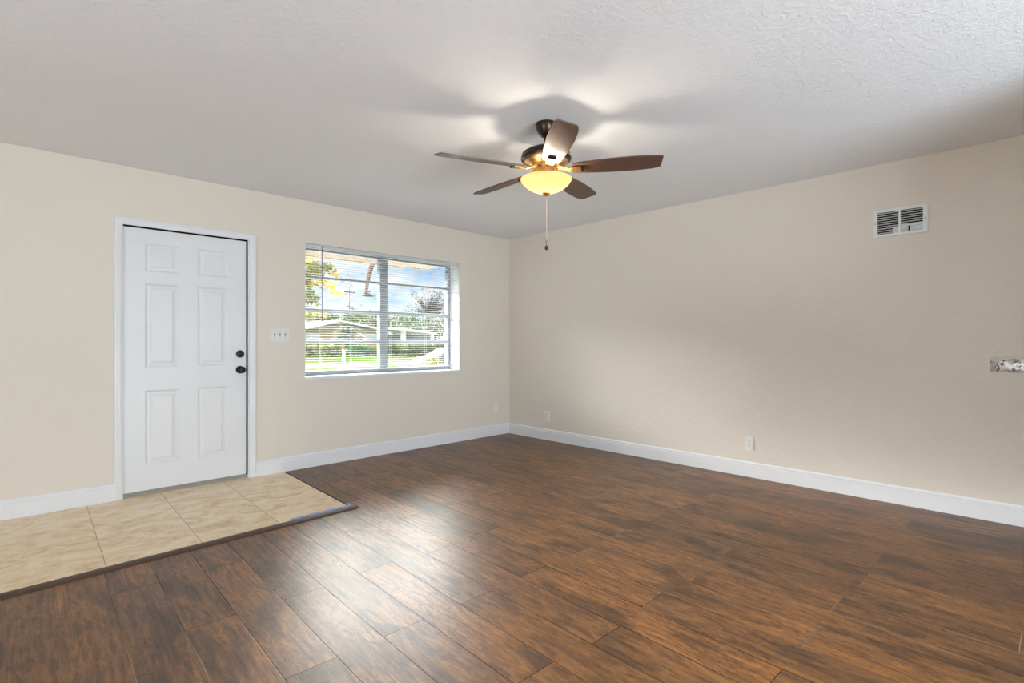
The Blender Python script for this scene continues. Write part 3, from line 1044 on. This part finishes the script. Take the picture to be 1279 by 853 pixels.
# ------------------------------------------------------------------ outdoors
FWD = Vector((math.cos(YAW), math.sin(YAW), 0)); RGT = Vector((math.sin(YAW), -math.cos(YAW), 0))
GZ = -0.4
def P(px, py, wd):
    """place seen at a pixel, wd metres ahead"""
    return Vector((0, 0, CAM_Z)) + FWD * wd + RGT * ((px - CX) / FOCAL * wd) + Vector((0, 0, (CY - py) / FOCAL * wd))
def AY(px, py, Y):
    d = FWD + RGT * ((px - CX) / FOCAL) + Vector((0, 0, (CY - py) / FOCAL))
    return Vector((0, 0, CAM_Z)) + d * (Y / d.y)

def lawn_mat():
    m, nt, out = new_mat('lawn_grass')
    co = objco(nt)
    f = M_(nt, 'ADD', M_(nt, 'MULTIPLY', noise(nt, co, 0.35, 4), 0.6), M_(nt, 'MULTIPLY', noise(nt, co, 9, 3), 0.4))
    c = ramp(nt, f, [(0.35, (0.034, 0.066, 0.008)), (0.65, (0.050, 0.090, 0.013))])
    b = bsdf(nt, out, c, 1.0, spec=0.0)
    bump(nt, b, noise(nt, co, 30, 2), 0.4, 0.03)
    return m
OM = dict(
    lawn=lawn_mat(),
    road=plain('pale_pavement', (0.13, 0.13, 0.135), 1.0, spec=0.0, var=0.08, vscale=2),
    slab=plain('pale_bounce_slab', (0.42, 0.41, 0.40), 1.0, spec=0.0),
    roof=plain('white_roof', (0.70, 0.70, 0.72), 0.8, spec=0.1),
    hwall=plain('tan_house_wall', (0.34, 0.25, 0.16), 0.8),
    hwin=plain('pale_house_window', (0.42, 0.50, 0.58), 0.2),
    post=plain('white_post_paint', (0.55, 0.54, 0.55), 0.6),
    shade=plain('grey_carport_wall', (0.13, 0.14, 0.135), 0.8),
    bark=plain('brown_bark', (0.085, 0.060, 0.045), 0.9, var=0.3),
    twig=plain('dark_twig', (0.050, 0.042, 0.036), 0.9, var=0.3),
    near=leaf_mat('olive_leaf', (0.050, 0.070, 0.012), (0.17, 0.17, 0.035), 2.0),
    yell=leaf_mat('yellow_leaf', (0.30, 0.20, 0.02), (0.45, 0.34, 0.04), 3.0),
    palm=leaf_mat('grey_green_frond', (0.020, 0.040, 0.022), (0.052, 0.085, 0.044), 1.2),
    far1=leaf_mat('far_green_leaf', (0.024, 0.044, 0.010), (0.066, 0.100, 0.026), 0.6),
    far2=leaf_mat('far_olive_leaf', (0.034, 0.044, 0.016), (0.078, 0.092, 0.034), 0.6),
    hedge=leaf_mat('hedge_leaf', (0.042, 0.070, 0.014), (0.19, 0.20, 0.042), 1.2),
    broad=leaf_mat('broad_leaf', (0.020, 0.090, 0.018), (0.06, 0.20, 0.035), 1.2),
    flower=leaf_mat('mixed_flower', (0.50, 0.10, 0.12), (0.60, 0.42, 0.06), 9.0),
    car=plain('silver_car_paint', (0.085, 0.095, 0.110), 0.45, 0.0),
    carglass=plain('dark_car_glass', (0.030, 0.050, 0.085), 0.08),
    shield=plain('painted_sky_windshield', (0.13, 0.15, 0.18), 0.4),  # pale base colour paints in the sky's reflection on the glass
    tyre=plain('black_tyre', (0.02, 0.02, 0.02), 0.8),
    pole=plain('grey_pole', (0.10, 0.09, 0.085), 0.8),
)
# own eave above the window
bm = bmesh.new()
add_box(bm, -2.4, 3.915, YF + WT + .001, 5.60, 2.095, 2.125)
add_box(bm, -2.4, 3.915, 5.60, 5.63, 2.090, 2.27)
struct(put('trim_2', bm, MAT['soffit']), 'tan soffit of the eave outside the window')

bm = bmesh.new()
add_box(bm, -120, 160, YF + WT + .001, 190, GZ - .3, GZ)
struct(put('lawn', bm, OM['lawn']), 'bright green lawn across to the house')
struct(box_obj('bounce_slab', (-6, 9, YF + WT + .002, 13.0, GZ - .01, GZ + .04), OM['slab']), 'unseen pale slab added under the window to reflect light inside')  # added out of sight, bounces neutral light through the window
def groundY(px, py):
    d = FWD + RGT * ((px - CX) / FOCAL) + Vector((0, 0, (CY - py) / FOCAL))
    return d.y * (GZ - CAM_Z) / d.z
y_a, y_b = groundY(400, 459.6), groundY(400, 455.8)
bm = bmesh.new()
add_box(bm, -100, 150, y_a, y_b, GZ + .001, GZ + .03)
struct(put('sidewalk', bm, OM['road']), 'pale pavement strip crossing the lawn')

# --- house across the street
YH = 66.0
hp = lambda px, py: AY(px, py, YH)
L0, PK, R0 = hp(370, 412), hp(424, 400.0), hp(478, 411.6)
house = thing('neighbor_house', 'low tan house with a white gabled roof across the lawn', 'house', ((L0.x + R0.x) / 2, YH, GZ))
hx = (L0.x + R0.x) / 2
def hb(name, x0, x1, y0, y1, z0, z1, mat, par=house, bev=0):
    return box_obj(name, (x0 - hx, x1 - hx, y0 - YH, y1 - YH, z0 - GZ, z1 - GZ), mat, par, bev)
ex = 0.45
bm = bmesh.new()                              # gabled body
zl = L0.z - .25
pts = [(L0.x + ex, GZ), (R0.x - ex, GZ), (R0.x - ex, zl), (PK.x, PK.z - .30), (L0.x + ex, zl)]
a = [bm.verts.new((x - hx, 0.6, z - GZ)) for x, z in pts]
b = [bm.verts.new((x - hx, 11.0, z - GZ)) for x, z in pts]
for i in range(5):
    j = (i + 1) % 5
    bm.faces.new((a[i], a[j], b[j], b[i]))
bm.faces.new(a[::-1]); bm.faces.new(b)
bmesh.ops.recalc_face_normals(bm, faces=bm.faces[:])
put('house_wall', bm, OM['hwall'], house)
bm = bmesh.new()                              # roof: two thick slopes with deep white fascia
t_ = 0.26
pts = [(L0.x - .3, L0.z - t_), (PK.x, PK.z - t_), (R0.x + .3, R0.z - t_), (R0.x + .3, R0.z), (PK.x, PK.z), (L0.x - .3, L0.z)]
a = [bm.verts.new((x - hx, -0.4, z - GZ)) for x, z in pts]
b = [bm.verts.new((x - hx, 11.6, z - GZ)) for x, z in pts]
for i in range(6):
    j = (i + 1) % 6
    bm.faces.new((a[i], a[j], b[j], b[i]))
for r_ in (a[::-1], b):
    bm.faces.new((r_[0], r_[1], r_[4], r_[5])); bm.faces.new((r_[1], r_[2], r_[3], r_[4]))
bmesh.ops.recalc_face_normals(bm, faces=bm.faces[:])
put('house_roof', bm, OM['roof'], house)
for pa, pb in (((381, 417), (401, 430)), ((457, 417.5), (474, 428))):
    A0, B0 = hp(*pa), hp(*pb)
    fr_ = hb('house_window', A0.x, B0.x, YH + .50, YH + .62, B0.z, A0.z, OM['post'])
    bm = bmesh.new()
    nx = 2
    for q in range(nx):
        w0 = A0.x + (B0.x - A0.x) * q / nx + .08
        w1 = A0.x + (B0.x - A0.x) * (q + 1) / nx - .08
        add_box(bm, w0 - hx, w1 - hx, .46, .505, B0.z + .1 - GZ, A0.z - .1 - GZ)
    put('window_pane', bm, OM['hwin'], fr_)
# --- carport beside it
C0, C1, C2 = hp(484, 408.6), hp(508, 410.5), hp(546, 416.4)
cx0 = (C0.x + C2.x) / 2
cp = thing('carport', 'white flat-roofed carport on posts, right of the window mullion', 'carport', (cx0, YH, GZ))
bm = bmesh.new()
pts = [(C0.x - .3, C0.z - .35), (C1.x, C1.z - .35), (C2.x, C2.z - .25), (C2.x, C2.z), (C1.x, C1.z), (C0.x - .3, C0.z + .05)]
a = [bm.verts.new((x - cx0, 0, z - GZ)) for x, z in pts]
b = [bm.verts.new((x - cx0, 7, z - GZ)) for x, z in pts]
for i in range(6):
    j = (i + 1) % 6
    bm.faces.new((a[i], a[j], b[j], b[i]))
for r_ in (a[::-1], b):
    bm.faces.new((r_[0], r_[1], r_[4], r_[5])); bm.faces.new((r_[1], r_[2], r_[3], r_[4]))
bmesh.ops.recalc_face_normals(bm, faces=bm.faces[:])
put('carport_roof', bm, OM['roof'], cp)
for pxa, pxb, pyt in ((502.5, 507.5, 413.5), (539, 542.5, 417.5)):
    A0, B0 = hp(pxa, pyt), hp(pxb, pyt)
    box_obj('carport_post', (A0.x - cx0, B0.x - cx0, .1, .5, 0, A0.z - GZ), OM['post'], cp)
A0, B0 = hp(484, 413), hp(541, 416)
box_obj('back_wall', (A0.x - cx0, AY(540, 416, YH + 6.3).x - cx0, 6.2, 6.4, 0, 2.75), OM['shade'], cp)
# --- plants
def leaves(bm, c, rad, n, size, shell=0.55, up=0.0, idx=0, rnd=None):
    rnd = rnd or random
    c = Vector(c)
    for _ in range(n):
        while True:
            v = Vector((rnd.uniform(-1, 1), rnd.uniform(-1, 1), rnd.uniform(-1, 1)))
            if shell < v.length < 1 or (v.length < 1 and rnd.random() < .25):
                break
        wob = 1 + 0.18 * math.sin(5 * v.x + 3 * v.z) + 0.12 * math.sin(7 * v.y + 1.3)
        p = c + Vector((v.x * rad[0], v.y * rad[1], v.z * rad[2])) * wob
        u = Vector((rnd.gauss(0, 1), rnd.gauss(0, 1), rnd.gauss(0, .7) + up)).normalized()
        t = u.orthogonal().normalized()
        t = (Matrix.Rotation(rnd.uniform(0, 6.28), 3, u) @ t)
        s = size * rnd.uniform(.6, 1.3)
        q = u.cross(t)
        # a folded leaf: two quads meeting on a raised midrib
        a0, a1 = bm.verts.new(p - q * s), bm.verts.new(p + q * s)
        l1 = bm.verts.new(p + t * s * .45 + u * s * .15); r1 = bm.verts.new(p - t * s * .45 + u * s * .15)
        f1 = bm.faces.new((a0, l1, a1)); f2 = bm.faces.new((a1, r1, a0))
        f1.material_index = f2.material_index = idx

def tree(name, label, cat, base, crown_c, rad, mat, n=500, size=.25, trunk=.12, group=None, trunkmat='bark'):
    base = Vector(base)
    t = thing(name, label, cat, base, 0, group)
    cc = Vector(crown_c) - base
    bm = bmesh.new()
    mid = cc * .5 + Vector((.15 * trunk, 0, 0))
    add_tube(bm, [Vector((0, 0, -.05)), mid, cc], [trunk, trunk * .8, trunk * .4], 7)
    rr = random.Random(int(abs(base.x * 131 + base.y * 17)))
    for k in range(7):
        v = Vector((rr.uniform(-1, 1), rr.uniform(-1, 1), rr.uniform(-.1, 1))).normalized()
        add_tube(bm, [cc * .75, cc * .85 + Vector((v.x * rad[0], v.y * rad[1], v.z * rad[2])) * .45, cc + Vector((v.x * rad[0], v.y * rad[1], v.z * rad[2])) * .85], [trunk * .4, trunk * .25, trunk * .08], 5)
    put('trunk', bm, OM[trunkmat], t, smooth=True)
    bm = bmesh.new()
    leaves(bm, cc, rad, n, size, rnd=rr)
    put('foliage', bm, OM[mat], t)
    return t

def shrub(name, label, cat, base, rad, mat, n=300, size=.15, group=None):
    base = Vector(base)
    t = thing(name, label, cat, base, 0, group)
    rr = random.Random(int(abs(base.x * 77 + base.y * 13)))
    bm = bmesh.new()
    for k in range(6):
        a = rr.uniform(0, 6.28)
        add_tube(bm, [(0, 0, -.03), (.4 * rad[0] * math.cos(a), .4 * rad[1] * math.sin(a), rad[2] * .8), (.7 * rad[0] * math.cos(a), .7 * rad[1] * math.sin(a), rad[2] * 1.5)], [.04, .03, .012], 5)
    put('stems', bm, OM['bark'], t)
    bm = bmesh.new()
    leaves(bm, (0, 0, rad[2]), rad, n, size, rnd=rr, shell=.3)
    put('foliage', bm, OM[mat], t)
    return t

def ground(px, wd):
    p = P(px, CY, wd)
    return Vector((p.x, p.y, GZ))

# near tree: crown fills the window's upper left, one long limb hangs into view
nb_ = ground(345, 13)
nt_ = thing('yard_tree', 'near leafy tree with yellowing leaves and a hanging limb at upper left of the window', 'tree', nb_)
bm = bmesh.new()
fork = P(352, 300, 13) - nb_
add_tube(bm, [(0, 0, -.05), fork * .6 + Vector((.05, 0, 0)), fork, fork + Vector((.1, .1, 1.3))], [.19, .16, .13, .06], 9)
limbs = [[fork, P(366, 330, 12.8) - nb_, P(385, 350, 12.6) - nb_, P(405, 362, 12.4) - nb_],
         [fork * .8, P(368, 370, 12.8) - nb_, P(390, 380, 12.6) - nb_],
         [fork + Vector((.05, .05, .6)), P(410, 270, 13) - nb_, P(452, 290, 13) - nb_, P(466, 326, 13) - nb_, P(460, 345, 13) - nb_, P(456.5, 371, 13) - nb_]]
lr = [[.08, .05, .035, .012], [.06, .03, .012], [.10, .09, .085, .075, .060, .028]]
for pts, rr in zip(limbs, lr):
    add_tube(bm, pts, rr, 7)
rr = random.Random(3)
for k in range(26):                            # thin twigs reaching right
    s = P(rr.uniform(385, 455), rr.uniform(345, 385), 12.6) - nb_
    add_tube(bm, [s, s + Vector((rr.uniform(-.05, .2), rr.uniform(-.1, .1), rr.uniform(-.15, .05)))], [.008, .003], 4)
for k in range(14):
    s = P(456.5 + rr.uniform(-2, 3), 366 + rr.uniform(-3, 5), 13) - nb_
    add_tube(bm, [s, s + Vector((rr.uniform(-.22, .26), rr.uniform(-.1, .1), rr.uniform(-.06, .05)))], [.016, .006], 4)
put('trunk', bm, OM['bark'], nt_, smooth=True)
bm = bmesh.new()
for px_, py_, r_, n in ((384, 342, .34, 150), (398, 336, .30, 110), (372, 360, .4, 140), (386, 372, .26, 70), (414, 335, .17, 26), (378, 392, .28, 60)):
    leaves(bm, P(px_, py_, 12.6) - nb_, (r_, r_, r_ * .8), n, .085, .2, rnd=rr)
put('foliage', bm, OM['near'], nt_)
bm = bmesh.new()
for px_, py_, r_, n in ((385, 350, .30, 40), (407, 355, .22, 30), (418, 345, .12, 12), (398, 389, .3, 30), (383, 325, .3, 30), (420, 366, .2, 12)):
    leaves(bm, P(px_, py_, 12.5) - nb_, (r_, r_, r_ * .6), n, .075, .1, rnd=rr)
y_ = put('yellow_leaves', bm, OM['yell'], nt_)
y_['label'] = 'yellowing leaves'

# trees behind the houses
row_l = 'trees behind the house roof'
far = [(392, 397, 2.2, 'far2', 'olive tree above the left end of the house roof'),
       (412, 399, 1.6, 'far1', 'small green tree just left of the roof peak'),
       (441, 397, 2.0, 'far1', 'green tree just right of the roof peak'),
       (462, 400, 2.1, 'far1', 'green tree above the right slope of the gabled roof'),
       (474, 401, 1.9, 'far2', 'olive tree behind the window mullion'),
       (492, 404, 2.4, 'far1', 'green tree above the left end of the carport'),
       (509, 403, 2.2, 'far1', 'green tree above the middle of the carport'),
       (526, 405, 2.3, 'far2', 'olive tree above the right end of the carport'),
       (543, 407, 2.6, 'far2', 'tree just right of the carport roof'),
       (560, 409, 2.8, 'far2', 'leafy tree at the right end of the window view')]
for px_, py_, r_, mt_, lb in far:
    wd = (83 + 9 * (far.index((px_, py_, r_, mt_, lb)) % 2)) / (FWD.y + RGT.y * (px_ - CX) / FOCAL)
    r_ *= wd / 82
    c = P(px_, py_ + 2, wd)
    tree('background_tree', lb + ', beyond the lawn', 'tree', ground(px_, wd), c, (r_, r_, r_ * .85), mt_, 620, .26, .16, 'trees beyond the houses')
# tall thin-leaved tree on the right
bw = 122
bb = ground(534, bw)
bt_ = thing('bare_tree', 'tall dark sparse tree against the sky at upper right of the window', 'tree', bb)
bm = bmesh.new()
rr = random.Random(11)
top = P(536, 388, bw) - bb
add_tube(bm, [(0, 0, -.1), top * .6, top], [.36, .30, .20], 7)
tips = []
for k in range(120):
    e = P(rr.triangular(504, 574, 544), rr.triangular(357, 400, 378), bw + rr.uniform(-2, 2)) - bb
    if (e.z - top.z) < -0.2 and abs(e.x - top.x) > 5.0:
        continue
    m_ = top * .9 + (e - top * .9) * .5 + Vector((rr.uniform(-.3, .3), 0, rr.uniform(-.1, .4)))
    add_tube(bm, [top * rr.uniform(.75, 1.0), m_, e], [.08, .05, .022], 4)
    tips += [e, m_]
put('trunk', bm, OM['twig'], bt_, smooth=True)
bm = bmesh.new()
for e in tips:
    leaves(bm, e, (.62, .62, .38), 8, .21, .0, rnd=rr)
put('foliage', bm, OM['twig'], bt_)
# utility pole
up = ground(436.5, 95)
ut = thing('utility_pole', 'thin utility pole against the sky above the house roof', 'pole', up)
h_ = (P(436.5, 357, 95) - up).z
tube('pole', [(0, 0, -.1), (0, 0, h_)], [.16, .11], OM['pole'], ut, 8)
bm = bmesh.new()
add_box(bm, -1.1, 1.1, -.07, .07, h_ - 1.3, h_ - 1.15)
for x in (-1, -.4, .4, 1):
    add_box(bm, x - .05, x + .05, -.05, .05, h_ - 1.15, h_ - .95)
put('crossarm', bm, OM['pole'], ut)
# bushy palm-like tree in front of the house
pb = ground(433, 56)
pt = thing('front_yard_palm', 'bushy grey-green palm in front of the tan house', 'palm', pb)
ctr = P(434, 419, 56) - pb
bm = bmesh.new()
add_tube(bm, [(0, 0, -.1), ctr * .9], [.16, .12], 8)
put('trunk', bm, OM['bark'], pt, smooth=True)
bm = bmesh.new()
rr = random.Random(5)
for k in range(90):
    az = rr.uniform(0, 2 * PI); el_ = rr.uniform(-.35, 1.2)
    ln_ = rr.uniform(1.4, 2.5)
    d = Vector((math.cos(az) * math.cos(el_), math.sin(az) * math.cos(el_), math.sin(el_)))
    sd = d.cross(Vector((0, 0, 1))).normalized()
    prev = None
    for i in range(8):
        t = i / 7
        p = ctr * .9 + Vector((0, 0, -.5 + .9 * (k % 3) * .5)) + d * ln_ * t + Vector((0, 0, -1.1 * t * t * ln_ * .5))
        if prev is not None:
            for s in (-1, 1):
                tipv = (prev + p) / 2 + sd * s * .42 * (1 - .5 * t) + Vector((0, 0, -.22)) + d * .15
                bm.faces.new([bm.verts.new(v) for v in (prev, p, tipv)])
        prev = p
put('fronds', bm, OM['palm'], pt)
# hedge and border plants in front of the house
hd = [(386, 13, 'hedge', 1.05, .62, 'yellow-green hedge bush at the left end of the border'),
      (397, 13, 'hedge', 1.0, .66, 'yellow-green hedge bush second from the left in the border'),
      (408, 13, 'hedge', 1.0, .58, 'yellow-green hedge bush below the palm in the border'),
      (420, 13, 'hedge', 1.0, .64, 'yellow-green hedge bush left of the white post'),
      (438, 13, 'broad', .85, .50, 'dark green broad-leaved plant right of the white post'),
      (449, 13, 'broad', .95, .60, 'dark green broad-leaved plant third from the mullion'),
      (459, 13, 'broad', .85, .50, 'dark green broad-leaved plant second from the mullion'),
      (471, 13, 'hedge', .9, .45, 'low bush next to the left side of the mullion'),
      (490, 10, 'far1', 1.15, .78, 'green bush next to the right side of the mullion'),
      (501, 10, 'hedge', 1.1, .70, 'yellow-flecked bush under the first carport post'),
      (512, 10, 'far1', 1.15, .74, 'green bush below the carport opening'),
      (524, 10, 'far1', 1.1, .78, 'green bush under the middle of the carport'),
      (536, 10, 'far1', 1.1, .70, 'green bush behind the car hood'),
      (549, 10, 'far1', 1.2, .80, 'green bush behind the car windshield')]
for px_, dd, mt_, rx, rz, lb in hd:
    wd = 52 + (px_ % 2) * 1.9
    shrub('hedge_bush', lb, 'bush', ground(px_, wd), (rx * .66, .72, rz), mt_, 380, .17, 'border bushes across the lawn')
# white post in the lawn
wp = ground(429.5, 31)
tp_ = (P(429.5, 437, 31) - wp).z
wpo = thing('white_post', 'slim white wooden post standing in the lawn', 'post', wp)
box_obj('post_shaft', (-.07, .07, -.07, .07, -.05, tp_ - .04), OM['post'], wpo)
box_obj('post_cap', (-.095, .095, -.095, .095, tp_ - .04, tp_), OM['post'], wpo, .015)
# car parked along the street
cb = ground(555, 30)
car = thing('parked_car', 'silver car with dark side windows parked at lower right of the window', 'car', cb, PI)
car.scale = (.86, .86, .86)
def car_loft():
    # local +x is the nose; sections (x, half width, sill z, belt z)
    bm = bmesh.new()
    secs = [(2.15, .62, .32, .60), (2.05, .74, .24, .70), (1.6, .84, .22, .80), (0.9, .87, .22, .88), (0.0, .88, .22, .92), (-1.0, .88, .22, .93), (-1.7, .85, .24, .92), (-2.1, .76, .30, .86), (-2.2, .66, .36, .74)]
    rows = []
    for x, hw, z0, z1 in secs:
        r = []
        for yy, zz in ((-1, 0), (-1.0, .45), (-.97, .8), (-.80, 1.0), (0, 1.04), (.80, 1.0), (.97, .8), (1.0, .45), (1, 0)):
            r.append(bm.verts.new((x, yy * hw, z0 + (z1 - z0) * zz)))
        rows.append(r)
    for a, b in zip(rows, rows[1:]):
        for i in range(len(a)):
            j = (i + 1) % len(a)
            bm.faces.new((a[i], a[j], b[j], b[i]))
    bm.faces.new(rows[0]); bm.faces.new(rows[-1][::-1])
    bmesh.ops.recalc_face_normals(bm, faces=bm.faces[:])
    return bm
autosmooth(put('car_body', car_loft(), OM['car'], car), 40)
def frustum(bm, b0, b1, t0, t1, z0, z1, bw_, tw_):
    lo = [bm.verts.new(p) for p in ((b0, -bw_, z0), (b1, -bw_, z0), (b1, bw_, z0), (b0, bw_, z0))]
    hi = [bm.verts.new(p) for p in ((t0, -tw_, z1), (t1, -tw_, z1), (t1, tw_, z1), (t0, tw_, z1))]
    for i in range(4):
        j = (i + 1) % 4
        bm.faces.new((lo[i], lo[j], hi[j], hi[i]))
    bm.faces.new(lo[::-1]); bm.faces.new(hi)
    bmesh.ops.recalc_face_normals(bm, faces=bm.faces[:])
bm = bmesh.new(); frustum(bm, -1.75, 0.95, -1.15, 0.15, .90, 1.30, .80, .62)
put('car_windows', bm, OM['carglass'], car)
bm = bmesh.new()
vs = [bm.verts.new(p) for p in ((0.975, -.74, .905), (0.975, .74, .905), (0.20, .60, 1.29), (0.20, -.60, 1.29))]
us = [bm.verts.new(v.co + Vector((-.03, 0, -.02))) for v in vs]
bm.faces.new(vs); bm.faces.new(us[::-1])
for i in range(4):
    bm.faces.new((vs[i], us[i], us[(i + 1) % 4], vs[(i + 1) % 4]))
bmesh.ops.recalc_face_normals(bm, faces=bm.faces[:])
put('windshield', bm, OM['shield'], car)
bm = bmesh.new(); frustum(bm, -1.22, 0.22, -1.10, 0.05, 1.28, 1.345, .635, .58)
put('car_roof', bm, OM['car'], car)
for x in (1.35, -1.35):
    for s in (-1, 1):
        lathe('wheel', [(0.0, -.1), (.20, -.1), (.31, -.08), (.32, 0), (.31, .08), (.20, .1), (0, .1)], OM['tyre'], car, 20, (x, s * .80, .32), 'Y', cap=False)
for s in (-1, 1):
    box_obj('headlamp', (1.98, 2.10, s * .56 - .13, s * .56 + .13, .52, .64), OM['hwin'], car, .02)
# flowering bush in front of the car
fb = ground(541, 17)
fs = thing('flowering_bush', 'flowering bush in front of the parked car', 'bush', fb)
bm = bmesh.new()
rr = random.Random(9)
for k in range(8):
    a = rr.uniform(0, 6.28)
    add_tube(bm, [(0, 0, -.03), (.25 * math.cos(a), .25 * math.sin(a), .5), (.45 * math.cos(a), .45 * math.sin(a), .85)], [.02, .015, .006], 5)
put('stems', bm, OM['bark'], fs)
bm = bmesh.new()
leaves(bm, (0, 0, .58), (.62, .6, .40), 420, .075, .4, rnd=rr)
leaves(bm, (0, 0, .64), (.62, .6, .40), 90, .06, .8, idx=1, rnd=rr)
put('foliage', bm, [OM['hedge'], OM['flower']], fs)
